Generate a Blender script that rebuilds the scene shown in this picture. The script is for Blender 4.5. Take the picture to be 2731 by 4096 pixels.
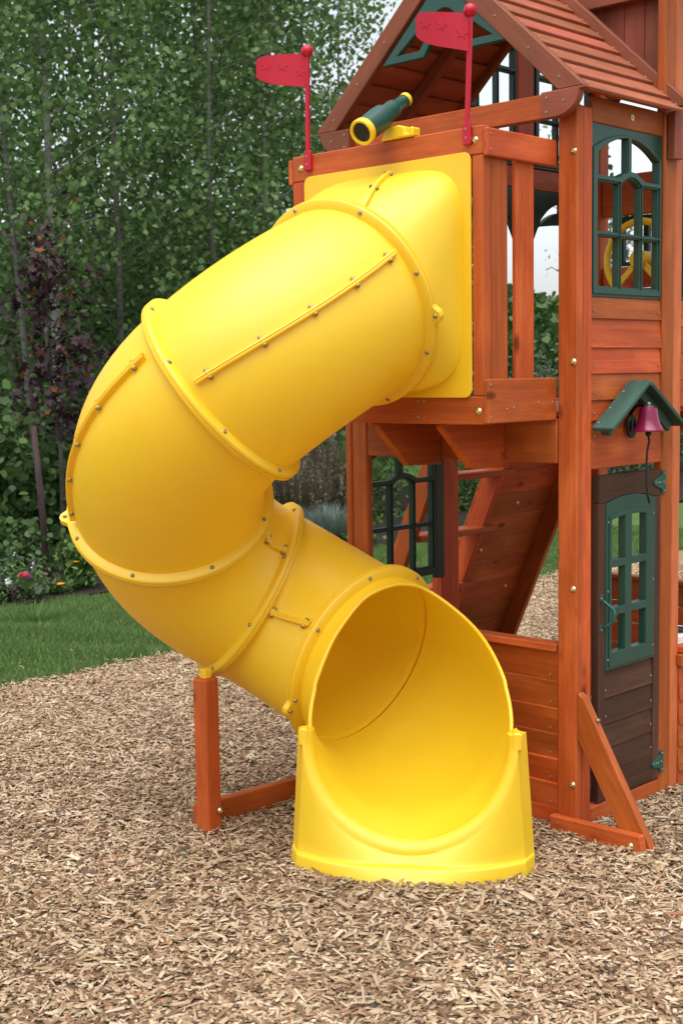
import bpy, bmesh, math, random
import numpy as np
from mathutils import Vector, Matrix
random.seed(7); rng = np.random.default_rng(7)
for o in list(bpy.data.objects): bpy.data.objects.remove(o)
S = bpy.context.scene; COL = S.collection
R = math.radians
# ------------------------------------------------------------------ camera
CAM = np.array([2.85426, -4.22621, 1.78])
PITCH, ROLL, YAW, FPX = .102788611, -.0154169658, -.767467297, 5398.55
cy, sy = math.cos(YAW), math.sin(YAW)
fw = np.array([sy*math.cos(PITCH), cy*math.cos(PITCH), -math.sin(PITCH)])
rt = np.array([cy, -sy, 0.]); up_ = np.cross(rt, fw)
r2 = math.cos(ROLL)*rt+math.sin(ROLL)*up_; u2 = -math.sin(ROLL)*rt+math.cos(ROLL)*up_
cd = bpy.data.cameras.new('camera'); cam = bpy.data.objects.new('camera', cd); COL.objects.link(cam)
cam.matrix_world = Matrix(((r2[0],u2[0],-fw[0],CAM[0]),(r2[1],u2[1],-fw[1],CAM[1]),(r2[2],u2[2],-fw[2],CAM[2]),(0,0,0,1)))
cd.sensor_fit = 'VERTICAL'; cd.sensor_height = 36; cd.lens = FPX/4096*36; cd.clip_start = .05; cd.clip_end = 2000
cd.dof.use_dof = True; cd.dof.focus_distance = 5.0; cd.dof.aperture_fstop = 6.3
S.camera = cam
# ------------------------------------------------------------------ sky, sun, exposure
W = bpy.data.worlds.new('World'); S.world = W; W.use_nodes = True
nt = W.node_tree; nt.nodes.clear()
sk = nt.nodes.new('ShaderNodeTexSky'); sk.sky_type = 'NISHITA'; sk.sun_disc = False
SUN_EL, SUN_AZ = 72, 60        # azimuth of the sun in the xy plane, counted from +X towards -Y
sk.sun_elevation = R(SUN_EL); sk.sun_rotation = R(90+SUN_AZ)
sk.air_density = 1.0; sk.dust_density = 2.5; sk.ozone_density = 1
hs = nt.nodes.new('ShaderNodeHueSaturation'); hs.inputs['Saturation'].default_value = .28
bg = nt.nodes.new('ShaderNodeBackground'); bg.inputs['Strength'].default_value = .105
wo = nt.nodes.new('ShaderNodeOutputWorld')
nt.links.new(sk.outputs[0], hs.inputs['Color']); nt.links.new(hs.outputs[0], bg.inputs[0]); nt.links.new(bg.outputs[0], wo.inputs[0])
sd = bpy.data.lights.new('sun', 'SUN'); sun = bpy.data.objects.new('sun', sd); COL.objects.link(sun)
sd.energy = 1.5; sd.angle = R(75); sd.color = (1, .97, .92)
sv = Vector((math.cos(R(SUN_EL))*math.cos(R(SUN_AZ)), -math.cos(R(SUN_EL))*math.sin(R(SUN_AZ)), math.sin(R(SUN_EL))))
sun.rotation_euler = sv.to_track_quat('Z', 'Y').to_euler()
S.view_settings.view_transform = 'Standard'; S.view_settings.look = 'None'; S.view_settings.exposure = 1.25; S.view_settings.gamma = 1
S.render.engine = 'CYCLES'
# ------------------------------------------------------------------ materials
MAT = {}
def newmat(n):
    m = bpy.data.materials.new(n); m.use_nodes = True; MAT[n] = m
    t = m.node_tree; b = t.nodes['Principled BSDF']; return m, t, b
def N(t, ty, **k):
    n = t.nodes.new(ty)
    for a, v in k.items():
        if a in n.inputs: n.inputs[a].default_value = v
        else: setattr(n, a, v)
    return n
def ramp(t, fac, stops):
    n = t.nodes.new('ShaderNodeValToRGB'); e = n.color_ramp.elements
    while len(e) < len(stops): e.new(.5)
    for i, (p, c) in enumerate(stops): e[i].position = p; e[i].color = (*c, 1)
    if fac is not None: t.links.new(fac, n.inputs[0])
    return n
def mixc(t, a, b, fac, mode='MIX'):
    n = t.nodes.new('ShaderNodeMix'); n.data_type = 'RGBA'; n.blend_type = mode
    for s, v in ((6, a), (7, b), (0, fac)):
        if isinstance(v, (tuple, list)): n.inputs[s].default_value = (*v, 1)
        elif isinstance(v, (int, float)): n.inputs[s].default_value = v
        else: t.links.new(v, n.inputs[s])
    return n.outputs[2]
def mulv(t, v, s):
    n = t.nodes.new('ShaderNodeVectorMath'); n.operation = 'MULTIPLY'; t.links.new(v, n.inputs[0]); n.inputs[1].default_value = s; return n.outputs[0]
def wood(n, dark, mid, light, rough=.5, knots=.8, spec=.35):
    m, t, b = newmat(n)
    a = N(t, 'ShaderNodeAttribute', attribute_name='wc'); oi = N(t, 'ShaderNodeObjectInfo')
    co = a.outputs['Vector']
    n1 = N(t, 'ShaderNodeTexNoise', Scale=1., Detail=6., Roughness=.62, Distortion=.6); t.links.new(mulv(t, co, (1.6, 46, 46)), n1.inputs['Vector'])
    n2 = N(t, 'ShaderNodeTexNoise', Scale=1., Detail=3., Distortion=.4); t.links.new(mulv(t, co, (2.6, 9, 9)), n2.inputs['Vector'])
    n3 = N(t, 'ShaderNodeTexNoise', Scale=1., Detail=8., Roughness=.7); t.links.new(mulv(t, co, (14, 220, 220)), n3.inputs['Vector'])
    c = ramp(t, n1.outputs[0], [(.3, dark), (.5, mid), (.72, light)]).outputs[0]
    c = mixc(t, c, ramp(t, n2.outputs[0], [(.32, tuple(x*.72 for x in mid)), (.52, mid), (.7, tuple(min(1, x*1.22) for x in light))]).outputs[0], .55)
    c = mixc(t, c, ramp(t, n3.outputs[0], [(.35, (.78, .74, .72)), (.6, (1.06, 1.06, 1.06))]).outputs[0], .55, 'MULTIPLY')
    # knots
    v = N(t, 'ShaderNodeTexVoronoi', Scale=1., Randomness=1.); t.links.new(mulv(t, co, (4.2, 9.5, 9.5)), v.inputs['Vector'])
    kn = ramp(t, v.outputs['Distance'], [(.08, (1, 1, 1)), (.19, (0, 0, 0))]).outputs[0]
    gt = N(t, 'ShaderNodeMath', operation='GREATER_THAN'); t.links.new(v.outputs['Color'], gt.inputs[0]); gt.inputs[1].default_value = .56
    ml = N(t, 'ShaderNodeMath', operation='MULTIPLY'); t.links.new(kn, ml.inputs[0]); t.links.new(gt.outputs[0], ml.inputs[1])
    m2 = N(t, 'ShaderNodeMath', operation='MULTIPLY'); t.links.new(ml.outputs[0], m2.inputs[0]); m2.inputs[1].default_value = knots
    c = mixc(t, c, tuple(x*.32 for x in dark), m2.outputs[0])
    hv = N(t, 'ShaderNodeHueSaturation'); t.links.new(c, hv.inputs['Color'])
    mr = N(t, 'ShaderNodeMapRange'); t.links.new(oi.outputs['Random'], mr.inputs[0]); mr.inputs[3].default_value = .76; mr.inputs[4].default_value = 1.17
    t.links.new(mr.outputs[0], hv.inputs['Value'])
    mh = N(t, 'ShaderNodeMapRange'); t.links.new(oi.outputs['Random'], mh.inputs[0]); mh.inputs[3].default_value = .508; mh.inputs[4].default_value = .493
    t.links.new(mh.outputs[0], hv.inputs['Hue'])
    t.links.new(hv.outputs[0], b.inputs['Base Color'])
    b.inputs['Roughness'].default_value = rough; b.inputs['Specular IOR Level'].default_value = spec
    bp = N(t, 'ShaderNodeBump', Strength=.25, Distance=.004); t.links.new(n3.outputs[0], bp.inputs['Height']); t.links.new(bp.outputs[0], b.inputs['Normal'])
    return m
wood('cedar', (.29, .042, .008), (.455, .086, .017), (.58, .135, .034), .5, .85, .28)
wood('cedar_pale', (.42, .1, .028), (.53, .145, .045), (.62, .2, .07), .5, .6)
wood('cedar_roof', (.27, .07, .036), (.36, .1, .052), (.42, .13, .07), .6, .25)
wood('cedar_trim', (.19, .048, .022), (.245, .066, .032), (.3, .085, .043), .6, .15)
wood('door_brown', (.04, .017, .009), (.074, .035, .021), (.115, .06, .04), .6, .8, .2)
wood('green_wood', (.02, .06, .045), (.032, .088, .066), (.05, .115, .09), .55, .1)
def plastic(n, c, rough=.32, spec=.5, var=.04, sss=0., bump=.02, coat=0.):
    m, t, b = newmat(n)
    tc = N(t, 'ShaderNodeTexCoord'); g = N(t, 'ShaderNodeTexNoise', Scale=9., Detail=5., Roughness=.6); t.links.new(tc.outputs['Object'], g.inputs['Vector'])
    t.links.new(ramp(t, g.outputs[0], [(.3, tuple(x*(1-var) for x in c)), (.7, tuple(min(1, x*(1+var)) for x in c))]).outputs[0], b.inputs['Base Color'])
    g2 = N(t, 'ShaderNodeTexNoise', Scale=420., Detail=2.); t.links.new(tc.outputs['Object'], g2.inputs['Vector'])
    bp = N(t, 'ShaderNodeBump', Strength=bump, Distance=.002); t.links.new(g2.outputs[0], bp.inputs['Height']); t.links.new(bp.outputs[0], b.inputs['Normal'])
    rr = N(t, 'ShaderNodeMapRange'); t.links.new(g.outputs[0], rr.inputs[0]); rr.inputs[3].default_value = rough*.85; rr.inputs[4].default_value = rough*1.2
    t.links.new(rr.outputs[0], b.inputs['Roughness']); b.inputs['Specular IOR Level'].default_value = spec
    if sss: b.inputs['Subsurface Weight'].default_value = sss; b.inputs['Subsurface Radius'].default_value = (.03, .02, .004); b.inputs['Subsurface Scale'].default_value = .3
    return m
plastic('yellow_plastic', (.94, .66, .017), .44, .9, .02, 0, .05)
t_ = MAT['yellow_plastic'].node_tree; tr_ = N(t_, 'ShaderNodeBsdfTranslucent'); tr_.inputs['Color'].default_value = (.98, .55, .006, 1); mx_ = N(t_, 'ShaderNodeMixShader'); mx_.inputs[0].default_value = .26
t_.links.new(t_.nodes['Principled BSDF'].outputs[0], mx_.inputs[1]); t_.links.new(tr_.outputs[0], mx_.inputs[2]); t_.links.new(mx_.outputs[0], t_.nodes['Material Output'].inputs[0])
plastic('yellow_trim', (.85, .55, .02), .35, .45)
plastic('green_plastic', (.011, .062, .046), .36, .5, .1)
plastic('green_shaded', (.006, .03, .022), .4, .4, .1)  # green plastic with shade put into the colour, for windows seen from inside
plastic('green_metal', (.006, .085, .066), .35, .5)
plastic('red_plastic', (.45, .008, .028), .3, .35)
plastic('plum_enamel', (.2, .009, .05), .25, .5)
plastic('white_plastic', (.75, .75, .74), .4)
plastic('black_plastic', (.012, .012, .013), .4)
def simple(n, c, rough=.5, metal=0.):
    m, t, b = newmat(n); b.inputs['Base Color'].default_value = (*c, 1); b.inputs['Roughness'].default_value = rough; b.inputs['Metallic'].default_value = metal; return m
simple('bolt_brass', (.62, .5, .26), .35, .9); simple('bolt_steel', (.3, .25, .19), .4, .8); simple('screw', (.34, .29, .23), .45, .7)
simple('lens', (.01, .012, .012), .08); simple('iron', (.02, .018, .015), .35, .4); simple('rope', (.012, .012, .014), .8)
def foliage(n, cols, rough=.5, trans=.25):
    m, t, b = newmat(n); g = N(t, 'ShaderNodeNewGeometry')
    c = ramp(t, g.outputs['Random Per Island'], cols).outputs[0]
    t.links.new(c, b.inputs['Base Color']); b.inputs['Roughness'].default_value = rough; b.inputs['Specular IOR Level'].default_value = .3
    tr = N(t, 'ShaderNodeBsdfTranslucent'); t.links.new(c, tr.inputs['Color'])
    mx = N(t, 'ShaderNodeMixShader'); mx.inputs[0].default_value = trans
    o = t.nodes['Material Output']; t.links.new(b.outputs[0], mx.inputs[1]); t.links.new(tr.outputs[0], mx.inputs[2]); t.links.new(mx.outputs[0], o.inputs[0])
    return m
foliage('leaf_aspen', [(0, (.075, .135, .042)), (.45, (.112, .198, .064)), (.8, (.15, .25, .085)), (1, (.2, .31, .115))], .42, .4)
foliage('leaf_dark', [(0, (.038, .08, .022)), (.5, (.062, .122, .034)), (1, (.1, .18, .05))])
foliage('leaf_bright', [(0, (.05, .11, .022)), (.5, (.075, .15, .03)), (1, (.12, .2, .05))])
foliage('leaf_willow', [(0, (.06, .09, .05)), (.5, (.09, .13, .07)), (1, (.13, .17, .1))])
foliage('leaf_purple', [(0, (.024, .012, .016)), (.5, (.04, .019, .025)), (.95, (.07, .034, .042)), (.985, (.2, .06, .015)), (1, (.3, .09, .02))])
foliage('leaf_plum', [(0, (.09, .12, .045)), (.5, (.15, .125, .085)), (1, (.22, .16, .13))])
foliage('leaf_blue', [(0, (.1, .14, .12)), (.5, (.16, .21, .18)), (1, (.24, .29, .25))], .5, .15)
foliage('blade', [(0, (.065, .125, .03)), (.5, (.115, .21, .052)), (.85, (.16, .27, .075)), (1, (.26, .3, .13))], .5, .3)
foliage('petal_pink', [(0, (.6, .06, .14)), (1, (.85, .22, .3))], .5, .3); foliage('petal_orange', [(0, (.75, .28, .008)), (1, (.85, .45, .02))], .5, .3)
foliage('petal_white', [(0, (.6, .6, .6)), (1, (.8, .8, .8))]); foliage('petal_purple', [(0, (.09, .03, .16)), (1, (.18, .07, .28))])
foliage('chip', [(0, (0.113, 0.063, 0.032)), (.14, (0.218, 0.129, 0.073)), (.34, (0.336, 0.224, 0.132)), (.6, (0.428, 0.309, 0.196)), (.82, (0.511, 0.400, 0.270)), (.945, (0.586, 0.487, 0.360)), (.96, (0.332, 0.131, 0.056)), (.985, (0.139, 0.096, 0.064)), (1, (0.061, 0.055, 0.047))], .75, .02)
t_ = MAT['chip'].node_tree; g_ = N(t_, 'ShaderNodeTexNoise', Scale=2.1, Detail=4.); tc_ = N(t_, 'ShaderNodeTexCoord'); t_.links.new(tc_.outputs['Object'], g_.inputs['Vector'])
b_ = t_.nodes['Principled BSDF']; src_ = b_.inputs['Base Color'].links[0].from_socket
t_.links.new(mixc(t_, src_, ramp(t_, g_.outputs[0], [(.32, (.76, .73, .7)), (.6, (1., 1., .985))]).outputs[0], 1., 'MULTIPLY'), b_.inputs['Base Color'])
def bark(n, c1, c2, sc):
    m, t, b = newmat(n); tc = N(t, 'ShaderNodeTexCoord')
    g = N(t, 'ShaderNodeTexNoise', Scale=1., Detail=6., Roughness=.7); t.links.new(mulv(t, tc.outputs['Object'], sc), g.inputs['Vector'])
    t.links.new(ramp(t, g.outputs[0], [(.36, c1), (.52, c2)]).outputs[0], b.inputs['Base Color']); b.inputs['Roughness'].default_value = .8
    bp = N(t, 'ShaderNodeBump', Strength=.5, Distance=.01); t.links.new(g.outputs[0], bp.inputs['Height']); t.links.new(bp.outputs[0], b.inputs['Normal'])
bark('bark_aspen', (.04, .038, .03), (.105, .105, .09), (9, 9, 26)); bark('bark_pale', (.08, .076, .062), (.23, .23, .2), (9, 9, 26)); bark('bark_birch', (.1, .09, .08), (.55, .53, .5), (8, 8, 24)); bark('bark_dark', (.03, .025, .02), (.075, .062, .05), (18, 18, 5))
bark('stake_wood', (.03, .016, .013), (.055, .03, .026), (30, 30, 4))
def groundmat(n, stops, sc, bump, rough=.9):
    m, t, b = newmat(n); tc = N(t, 'ShaderNodeTexCoord')
    g = N(t, 'ShaderNodeTexNoise', Scale=sc, Detail=8., Roughness=.7); t.links.new(tc.outputs['Object'], g.inputs['Vector'])
    v = N(t, 'ShaderNodeTexVoronoi', Scale=sc*2.2); t.links.new(tc.outputs['Object'], v.inputs['Vector'])
    c1 = ramp(t, v.outputs['Color'], stops).outputs[0]; c2 = ramp(t, g.outputs[0], stops).outputs[0]
    t.links.new(mixc(t, c1, c2, .5), b.inputs['Base Color']); b.inputs['Roughness'].default_value = rough; b.inputs['Specular IOR Level'].default_value = .15
    bp = N(t, 'ShaderNodeBump', Strength=.8, Distance=bump); t.links.new(v.outputs['Distance'], bp.inputs['Height']); t.links.new(bp.outputs[0], b.inputs['Normal'])
groundmat('mulch', [(.2, (.13, .078, .043)), (.5, (.28, .18, .105)), (.8, (.46, .33, .21))], 26, .02)
groundmat('soil', [(.25, (.012, .009, .007)), (.55, (.03, .023, .018)), (.85, (.07, .055, .045))], 30, .02)
groundmat('lawn', [(.25, (.045, .09, .024)), (.55, (.075, .14, .038)), (.85, (.11, .19, .054))], 14, .02)
# ------------------------------------------------------------------ mesh helpers
WP = {}                                            # world origin of every object
def V3(a): return np.array(a, float)
def link(name, me, parent, org, mat=None, smooth=False):
    o = bpy.data.objects.new(name, me); COL.objects.link(o)
    pw = WP[parent.name] if parent else np.zeros(3)
    if parent: o.parent = parent
    o.location = tuple(V3(org)-pw); WP[o.name] = V3(org)
    if mat and me: me.materials.clear(); me.materials.append(MAT[mat])
    if smooth and me: me.polygons.foreach_set('use_smooth', [True]*len(me.polygons))
    return o
def thing(name, loc, label, cat, group=None):
    o = link(name, None, None, loc); o.empty_display_size = .1; tag(o, label, cat, group); return o
def tag(o, label=None, cat=None, group=None, kind=None):
    for k, v in (('label', label), ('category', cat), ('group', group), ('kind', kind)):
        if v: o[k] = v
    return o
def raw(name, v, f, smooth=False):
    """mesh from numpy verts (n,3) and list/array of equal-size faces (or list of lists)"""
    me = bpy.data.meshes.new(name); v = np.asarray(v, np.float32)
    if isinstance(f, np.ndarray):
        k = f.shape[1]; nf = len(f)
        me.vertices.add(len(v)); me.vertices.foreach_set('co', v.ravel())
        me.loops.add(nf*k); me.loops.foreach_set('vertex_index', f.astype(np.int32).ravel())
        me.polygons.add(nf); me.polygons.foreach_set('loop_start', np.arange(0, nf*k, k, dtype=np.int32)); me.polygons.foreach_set('loop_total', np.full(nf, k, np.int32))
        me.update(calc_edges=True); me.validate()
    else: me.from_pydata(v.tolist(), [], [list(x) for x in f]); me.update()
    if smooth: me.polygons.foreach_set('use_smooth', [True]*len(me.polygons))
    return me
def setwc(me, gd, wd=None):
    """wood coordinates: x along the grain, random offset per board"""
    gd = V3(gd)/np.linalg.norm(gd); h = V3((0, 0, 1)) if abs(gd[2]) < .8 else V3((1, 0, 0))
    a = np.cross(gd, h); a /= np.linalg.norm(a); b = np.cross(gd, a)
    n = len(me.vertices); co = np.empty(n*3, np.float32); me.vertices.foreach_get('co', co); co = co.reshape(-1, 3)
    w = np.stack([co@gd, co@a, co@b], 1)+rng.uniform(-40, 40, 3)
    at = me.attributes.new('wc', 'FLOAT_VECTOR', 'POINT'); at.data.foreach_set('vector', w.astype(np.float32).ravel())
def cbox(hx, hy, hz, b):
    b = min(b, .45*min(hx, hy, hz)); v = []; idx = {}
    for sx in (-1, 1):
        for sy_ in (-1, 1):
            for sz in (-1, 1):
                for ax in range(3):
                    h = [hx-b, hy-b, hz-b]; h[ax] += b
                    idx[(sx, sy_, sz, ax)] = len(v); v.append((sx*h[0], sy_*h[1], sz*h[2]))
    F = []
    for ax in range(3):
        o = [i for i in range(3) if i != ax]
        for s in (-1, 1):
            q = []
            for c1, c2 in ((-1, -1), (1, -1), (1, 1), (-1, 1)):
                k = [0, 0, 0]; k[ax] = s; k[o[0]] = c1; k[o[1]] = c2; q.append(idx[(*k, ax)])
            F.append(q)
    for ax in range(3):
        o = [i for i in range(3) if i != ax]
        for c1 in (-1, 1):
            for c2 in (-1, 1):
                k0 = [0, 0, 0]; k1 = [0, 0, 0]; k0[ax] = -1; k1[ax] = 1
                for k in (k0, k1): k[o[0]] = c1; k[o[1]] = c2
                F.append([idx[(*k0, o[0])], idx[(*k1, o[0])], idx[(*k1, o[1])], idx[(*k0, o[1])]])
    for sx in (-1, 1):
        for sy_ in (-1, 1):
            for sz in (-1, 1): F.append([idx[(sx, sy_, sz, a)] for a in range(3)])
    return v, F
def fixn(me):
    bm = bmesh.new(); bm.from_mesh(me); bmesh.ops.recalc_face_normals(bm, faces=bm.faces); bm.to_mesh(me); bm.free(); return me
def box(name, par, xr, yr, zr, mat, bev=.004, grain=None):
    c = V3([(xr[0]+xr[1])/2, (yr[0]+yr[1])/2, (zr[0]+zr[1])/2]); h = [abs(r[1]-r[0])/2 for r in (xr, yr, zr)]
    v, f = cbox(*h, bev); me = fixn(raw(name, v, f))
    g = grain if grain is not None else [1. if i == int(np.argmax(h)) else 0 for i in range(3)]
    setwc(me, g); return link(name, me, par, c, mat)
def beam(name, par, p0, p1, wdir, w, th, mat, bev=.004):
    """board with axis p0-p1, width w along wdir, thickness th across"""
    p0, p1 = V3(p0), V3(p1); a = p1-p0; L = np.linalg.norm(a); a /= L
    b = V3(wdir)-(V3(wdir)@a)*a; b /= np.linalg.norm(b); c = np.cross(a, b)
    v, f = cbox(L/2, w/2, th/2, bev); v = np.array(v)@np.array([a, b, c])
    me = fixn(raw(name, v, f)); setwc(me, a); return link(name, me, par, (p0+p1)/2, mat)
def prism(name, par, pts, ext, mat, grain, bev=.003, smooth=False):
    pts = [V3(p) for p in pts]; c = np.mean(pts, 0)+V3(ext)/2
    bm = bmesh.new(); vs = [bm.verts.new(tuple(p-c)) for p in pts]; f = bm.faces.new(vs)
    r = bmesh.ops.extrude_face_region(bm, geom=[f]); nv = [g for g in r['geom'] if isinstance(g, bmesh.types.BMVert)]
    bmesh.ops.translate(bm, verts=nv, vec=tuple(V3(ext))); bmesh.ops.recalc_face_normals(bm, faces=bm.faces)
    if bev:
        ed = [e for e in bm.edges if len(e.link_faces) == 2 and e.calc_face_angle(0) > .6]
        bmesh.ops.bevel(bm, geom=ed, offset=bev, segments=1, affect='EDGES', clamp_overlap=True)
    me = bpy.data.meshes.new(name); bm.to_mesh(me); bm.free(); setwc(me, grain); return link(name, me, par, c, mat)
def plate(name, par, outer, holes, O, ux, uy, th, mat, bev=.002, grain=None):
    """flat plate with holes: 2-D outlines (u,v) at O + u*ux + v*uy, thickness th centred on O"""
    bm = bmesh.new(); es = []
    for pl in [outer]+list(holes):
        q = [p for i_, p in enumerate(pl) if math.hypot(p[0]-pl[i_-1][0], p[1]-pl[i_-1][1]) > 1e-5]
        vs_ = [bm.verts.new((p[0], p[1], -th/2)) for p in q]
        for i_ in range(len(vs_)): es.append(bm.edges.new((vs_[i_], vs_[(i_+1) % len(vs_)])))
    bmesh.ops.triangle_fill(bm, use_beauty=True, use_dissolve=False, edges=es)
    r = bmesh.ops.extrude_face_region(bm, geom=list(bm.faces)); bmesh.ops.translate(bm, verts=[g for g in r['geom'] if isinstance(g, bmesh.types.BMVert)], vec=(0, 0, th))
    bmesh.ops.recalc_face_normals(bm, faces=bm.faces)
    if bev:
        ed = [e for e in bm.edges if len(e.link_faces) == 2 and e.calc_face_angle(0) > 1.2 and abs(e.verts[0].co.z-e.verts[1].co.z) < 1e-6]
        bmesh.ops.bevel(bm, geom=ed, offset=bev, segments=1, affect='EDGES', clamp_overlap=True)
    me = bpy.data.meshes.new(name); bm.to_mesh(me); bm.free()
    n = len(me.vertices); co = np.empty(n*3, np.float32); me.vertices.foreach_get('co', co); co = co.reshape(-1, 3)
    ux, uy = V3(ux), V3(uy); uz = np.cross(ux, uy); me.vertices.foreach_set('co', (co@np.array([ux, uy, uz])).astype(np.float32).ravel()); me.update(); me.name = name
    setwc(me, grain if grain is not None else ux); return link(name, me, par, O, mat)
def tube_mesh(pts, rad, n=8, cap=True):
    pts = np.array(pts, float); k = len(pts); rad = np.broadcast_to(rad, (k,)); v = []; f = []
    T = np.gradient(pts, axis=0); T /= np.linalg.norm(T, axis=1)[:, None]
    h = V3((0, 0, 1)) if abs(T[0][2]) < .9 else V3((1, 0, 0)); s = np.cross(T[0], h); s /= np.linalg.norm(s)
    for i in range(k):
        s = s-(s@T[i])*T[i]; s /= np.linalg.norm(s); u = np.cross(T[i], s)
        for j in range(n):
            a = 2*math.pi*j/n; v.append(pts[i]+rad[i]*(math.cos(a)*s+math.sin(a)*u))
    for i in range(k-1):
        for j in range(n): f.append([i*n+j, i*n+(j+1) % n, (i+1)*n+(j+1) % n, (i+1)*n+j])
    if cap: f.append(list(range(n))[::-1]); f.append([(k-1)*n+j for j in range(n)])
    return np.array(v), f
def tubeobj(name, par, pts, rad, mat, n=8, org=None):
    v, f = tube_mesh(pts, rad, n); c = V3(org) if org is not None else np.mean(v, 0)
    me = fixn(raw(name, v-c, f)); me.polygons.foreach_set('use_smooth', [len(p.vertices) == 4 for p in me.polygons]); return link(name, me, par, c, mat)
def lathe(name, par, prof, O, ax, mat, n=28):
    """prof: list of (a, r) along axis ax"""
    ax = V3(ax)/np.linalg.norm(ax); h = V3((0, 0, 1)) if abs(ax[2]) < .9 else V3((1, 0, 0)); s = np.cross(ax, h); s /= np.linalg.norm(s); u = np.cross(ax, s)
    v = []; f = []; k = len(prof)
    for a, r in prof:
        for j in range(n):
            t = 2*math.pi*j/n; v.append(a*ax+max(r, 1e-5)*(math.cos(t)*s+math.sin(t)*u))
    for i in range(k-1):
        for j in range(n): f.append([i*n+j, i*n+(j+1) % n, (i+1)*n+(j+1) % n, (i+1)*n+j])
    me = fixn(raw(name, np.array(v), f, True)); o = link(name, me, par, O, mat)
    try: me.set_sharp_from_angle(angle=R(40))
    except Exception: pass
    return o
def bolt_mesh(rw, rh, h, name):
    prof = [(0, rw), (.0022, rw), (.0026, rh), (h*.7, rh), (h, rh*.7), (h, rh*.35), (h*.6, rh*.3), (h*.6, 0)]
    n = 10; v = []; f = []
    for a, r in prof:
        for j in range(n):
            t = 2*math.pi*j/n; v.append((max(r, 1e-5)*math.cos(t), max(r, 1e-5)*math.sin(t), a))
    for i in range(len(prof)-1):
        for j in range(n): f.append([i*n+j, i*n+(j+1) % n, (i+1)*n+(j+1) % n, (i+1)*n+j])
    return fixn(raw(name, np.array(v), f, True))
BM_BIG = bolt_mesh(.0135, .009, .008, 'bolt'); BM_BIG.materials.append(MAT['bolt_brass'])
BM_ST = bolt_mesh(.0085, .0065, .007, 'bolt'); BM_ST.materials.append(MAT['bolt_steel'])
BM_SC = bolt_mesh(.0045, .0038, .002, 'screw'); BM_SC.materials.append(MAT['screw'])
def bolt(par, p, nrm, me=BM_BIG, name='bolt'):
    o = bpy.data.objects.new(name, me); COL.objects.link(o); o.parent = par; o.location = tuple(V3(p)-WP[par.name]); WP[o.name] = V3(p)
    o.rotation_euler = Vector(nrm).to_track_quat('Z', 'Y').to_euler(); return o
# ================================================================== SETTING
def sheet(name, poly, z, mat):
    v = [(x, y, z) for x, y in poly]; o = link(name, raw(name, v, [list(range(len(v)))]), None, (0, 0, 0), mat); tag(o, kind='structure'); return o
sheet('lawn', [(-400, -400), (400, -400), (400, 400), (-400, 400)], -.03, 'lawn')
edge = [(-3.85+.05*math.sin(y*1.7)+.03*math.sin(y*4.1), y) for y in np.arange(-9, 12.1, .25)]
sheet('mulch_ground', edge+[(9, 12), (9, -9)], 0.0, 'mulch')
bedge = [(-6.36+.07*math.sin(y*.9)+.03*math.sin(y*3.3), y) for y in np.arange(-6, 24.1, .25)]
sheet('garden_bed_soil', [(-11, -6)]+bedge+[(-11, 24)], .0, 'soil')
# ================================================================== TUBE SLIDE
RING = [((-.572,-.637,2.026),-86.2,-21.1),((-.759,-1.070,1.730),-152.2,-37.0),((-1.180,-.983,1.292),132.4,-47.0),((-1.174,-.594,.914),58.6,-30.7),((-.703,-.429,.667),.8,-18.4)]
def hd(a, p): a, p = R(a), R(p); return np.array([math.cos(p)*math.cos(a), math.cos(p)*math.sin(a), math.sin(p)])
RC = [V3(r[0]) for r in RING]; RN = [hd(r[1], r[2]) for r in RING]
EA = R(-54.4); EE = np.array([math.cos(EA), math.sin(EA), 0]); ES = np.array([-math.sin(EA), math.cos(EA), 0]); E0 = V3((-.215, -.72, 0))
RC.append(E0+V3((0, 0, .515))); RN.append(hd(-54.4, -6))
def herm(i, t):
    p0, p1, n0, n1 = RC[i], RC[i+1], RN[i], RN[i+1]; k = np.linalg.norm(p1-p0)*1.12; m0, m1 = n0*k, n1*k
    P = (2*t**3-3*t**2+1)*p0+(t**3-2*t**2+t)*m0+(-2*t**3+3*t**2)*p1+(t**3-t**2)*m1
    T = (6*t*t-6*t)*p0+(3*t*t-4*t+1)*m0+(-6*t*t+6*t)*p1+(3*t*t-2*t)*m1
    return P, T/np.linalg.norm(T)
def frame(n):
    s = np.cross(n, [0, 0, 1.]); s /= np.linalg.norm(s); return s, np.cross(s, n)
def tpt(i, t, phi, r):
    P, n = herm(i, t); s, u = frame(n); return P+r*(u*math.cos(phi)+s*math.sin(phi))
RT, RI, RF = .361, .358, .394
SL = thing('tube_slide', (-.9, -.8, 0), 'bright yellow plastic spiral tube slide curling down from the wooden balcony', 'slide')
def gridmesh(G, close_u=False, close_v=False):
    """G: (a,b,3) grid"""
    a, b, _ = G.shape; f = []
    for i in range(a if close_u else a-1):
        for j in range(b if close_v else b-1): f.append([i*b+j, i*b+(j+1) % b, ((i+1) % a)*b+(j+1) % b, ((i+1) % a)*b+j])
    return G.reshape(-1, 3), np.array(f)
def gridobj(name, par, G, mat, close_u=False, close_v=False, smooth=True):
    v, f = gridmesh(G, close_u, close_v); c = v.mean(0); me = fixn(raw(name, v-c, f, smooth))
    try: me.set_sharp_from_angle(angle=R(50))
    except Exception: pass
    return link(name, me, par, c, mat)
NS, NA = 22, 72
SEAM = [(-58, -90), (-59, -108), (97, 54), (84, 59)]
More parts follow.
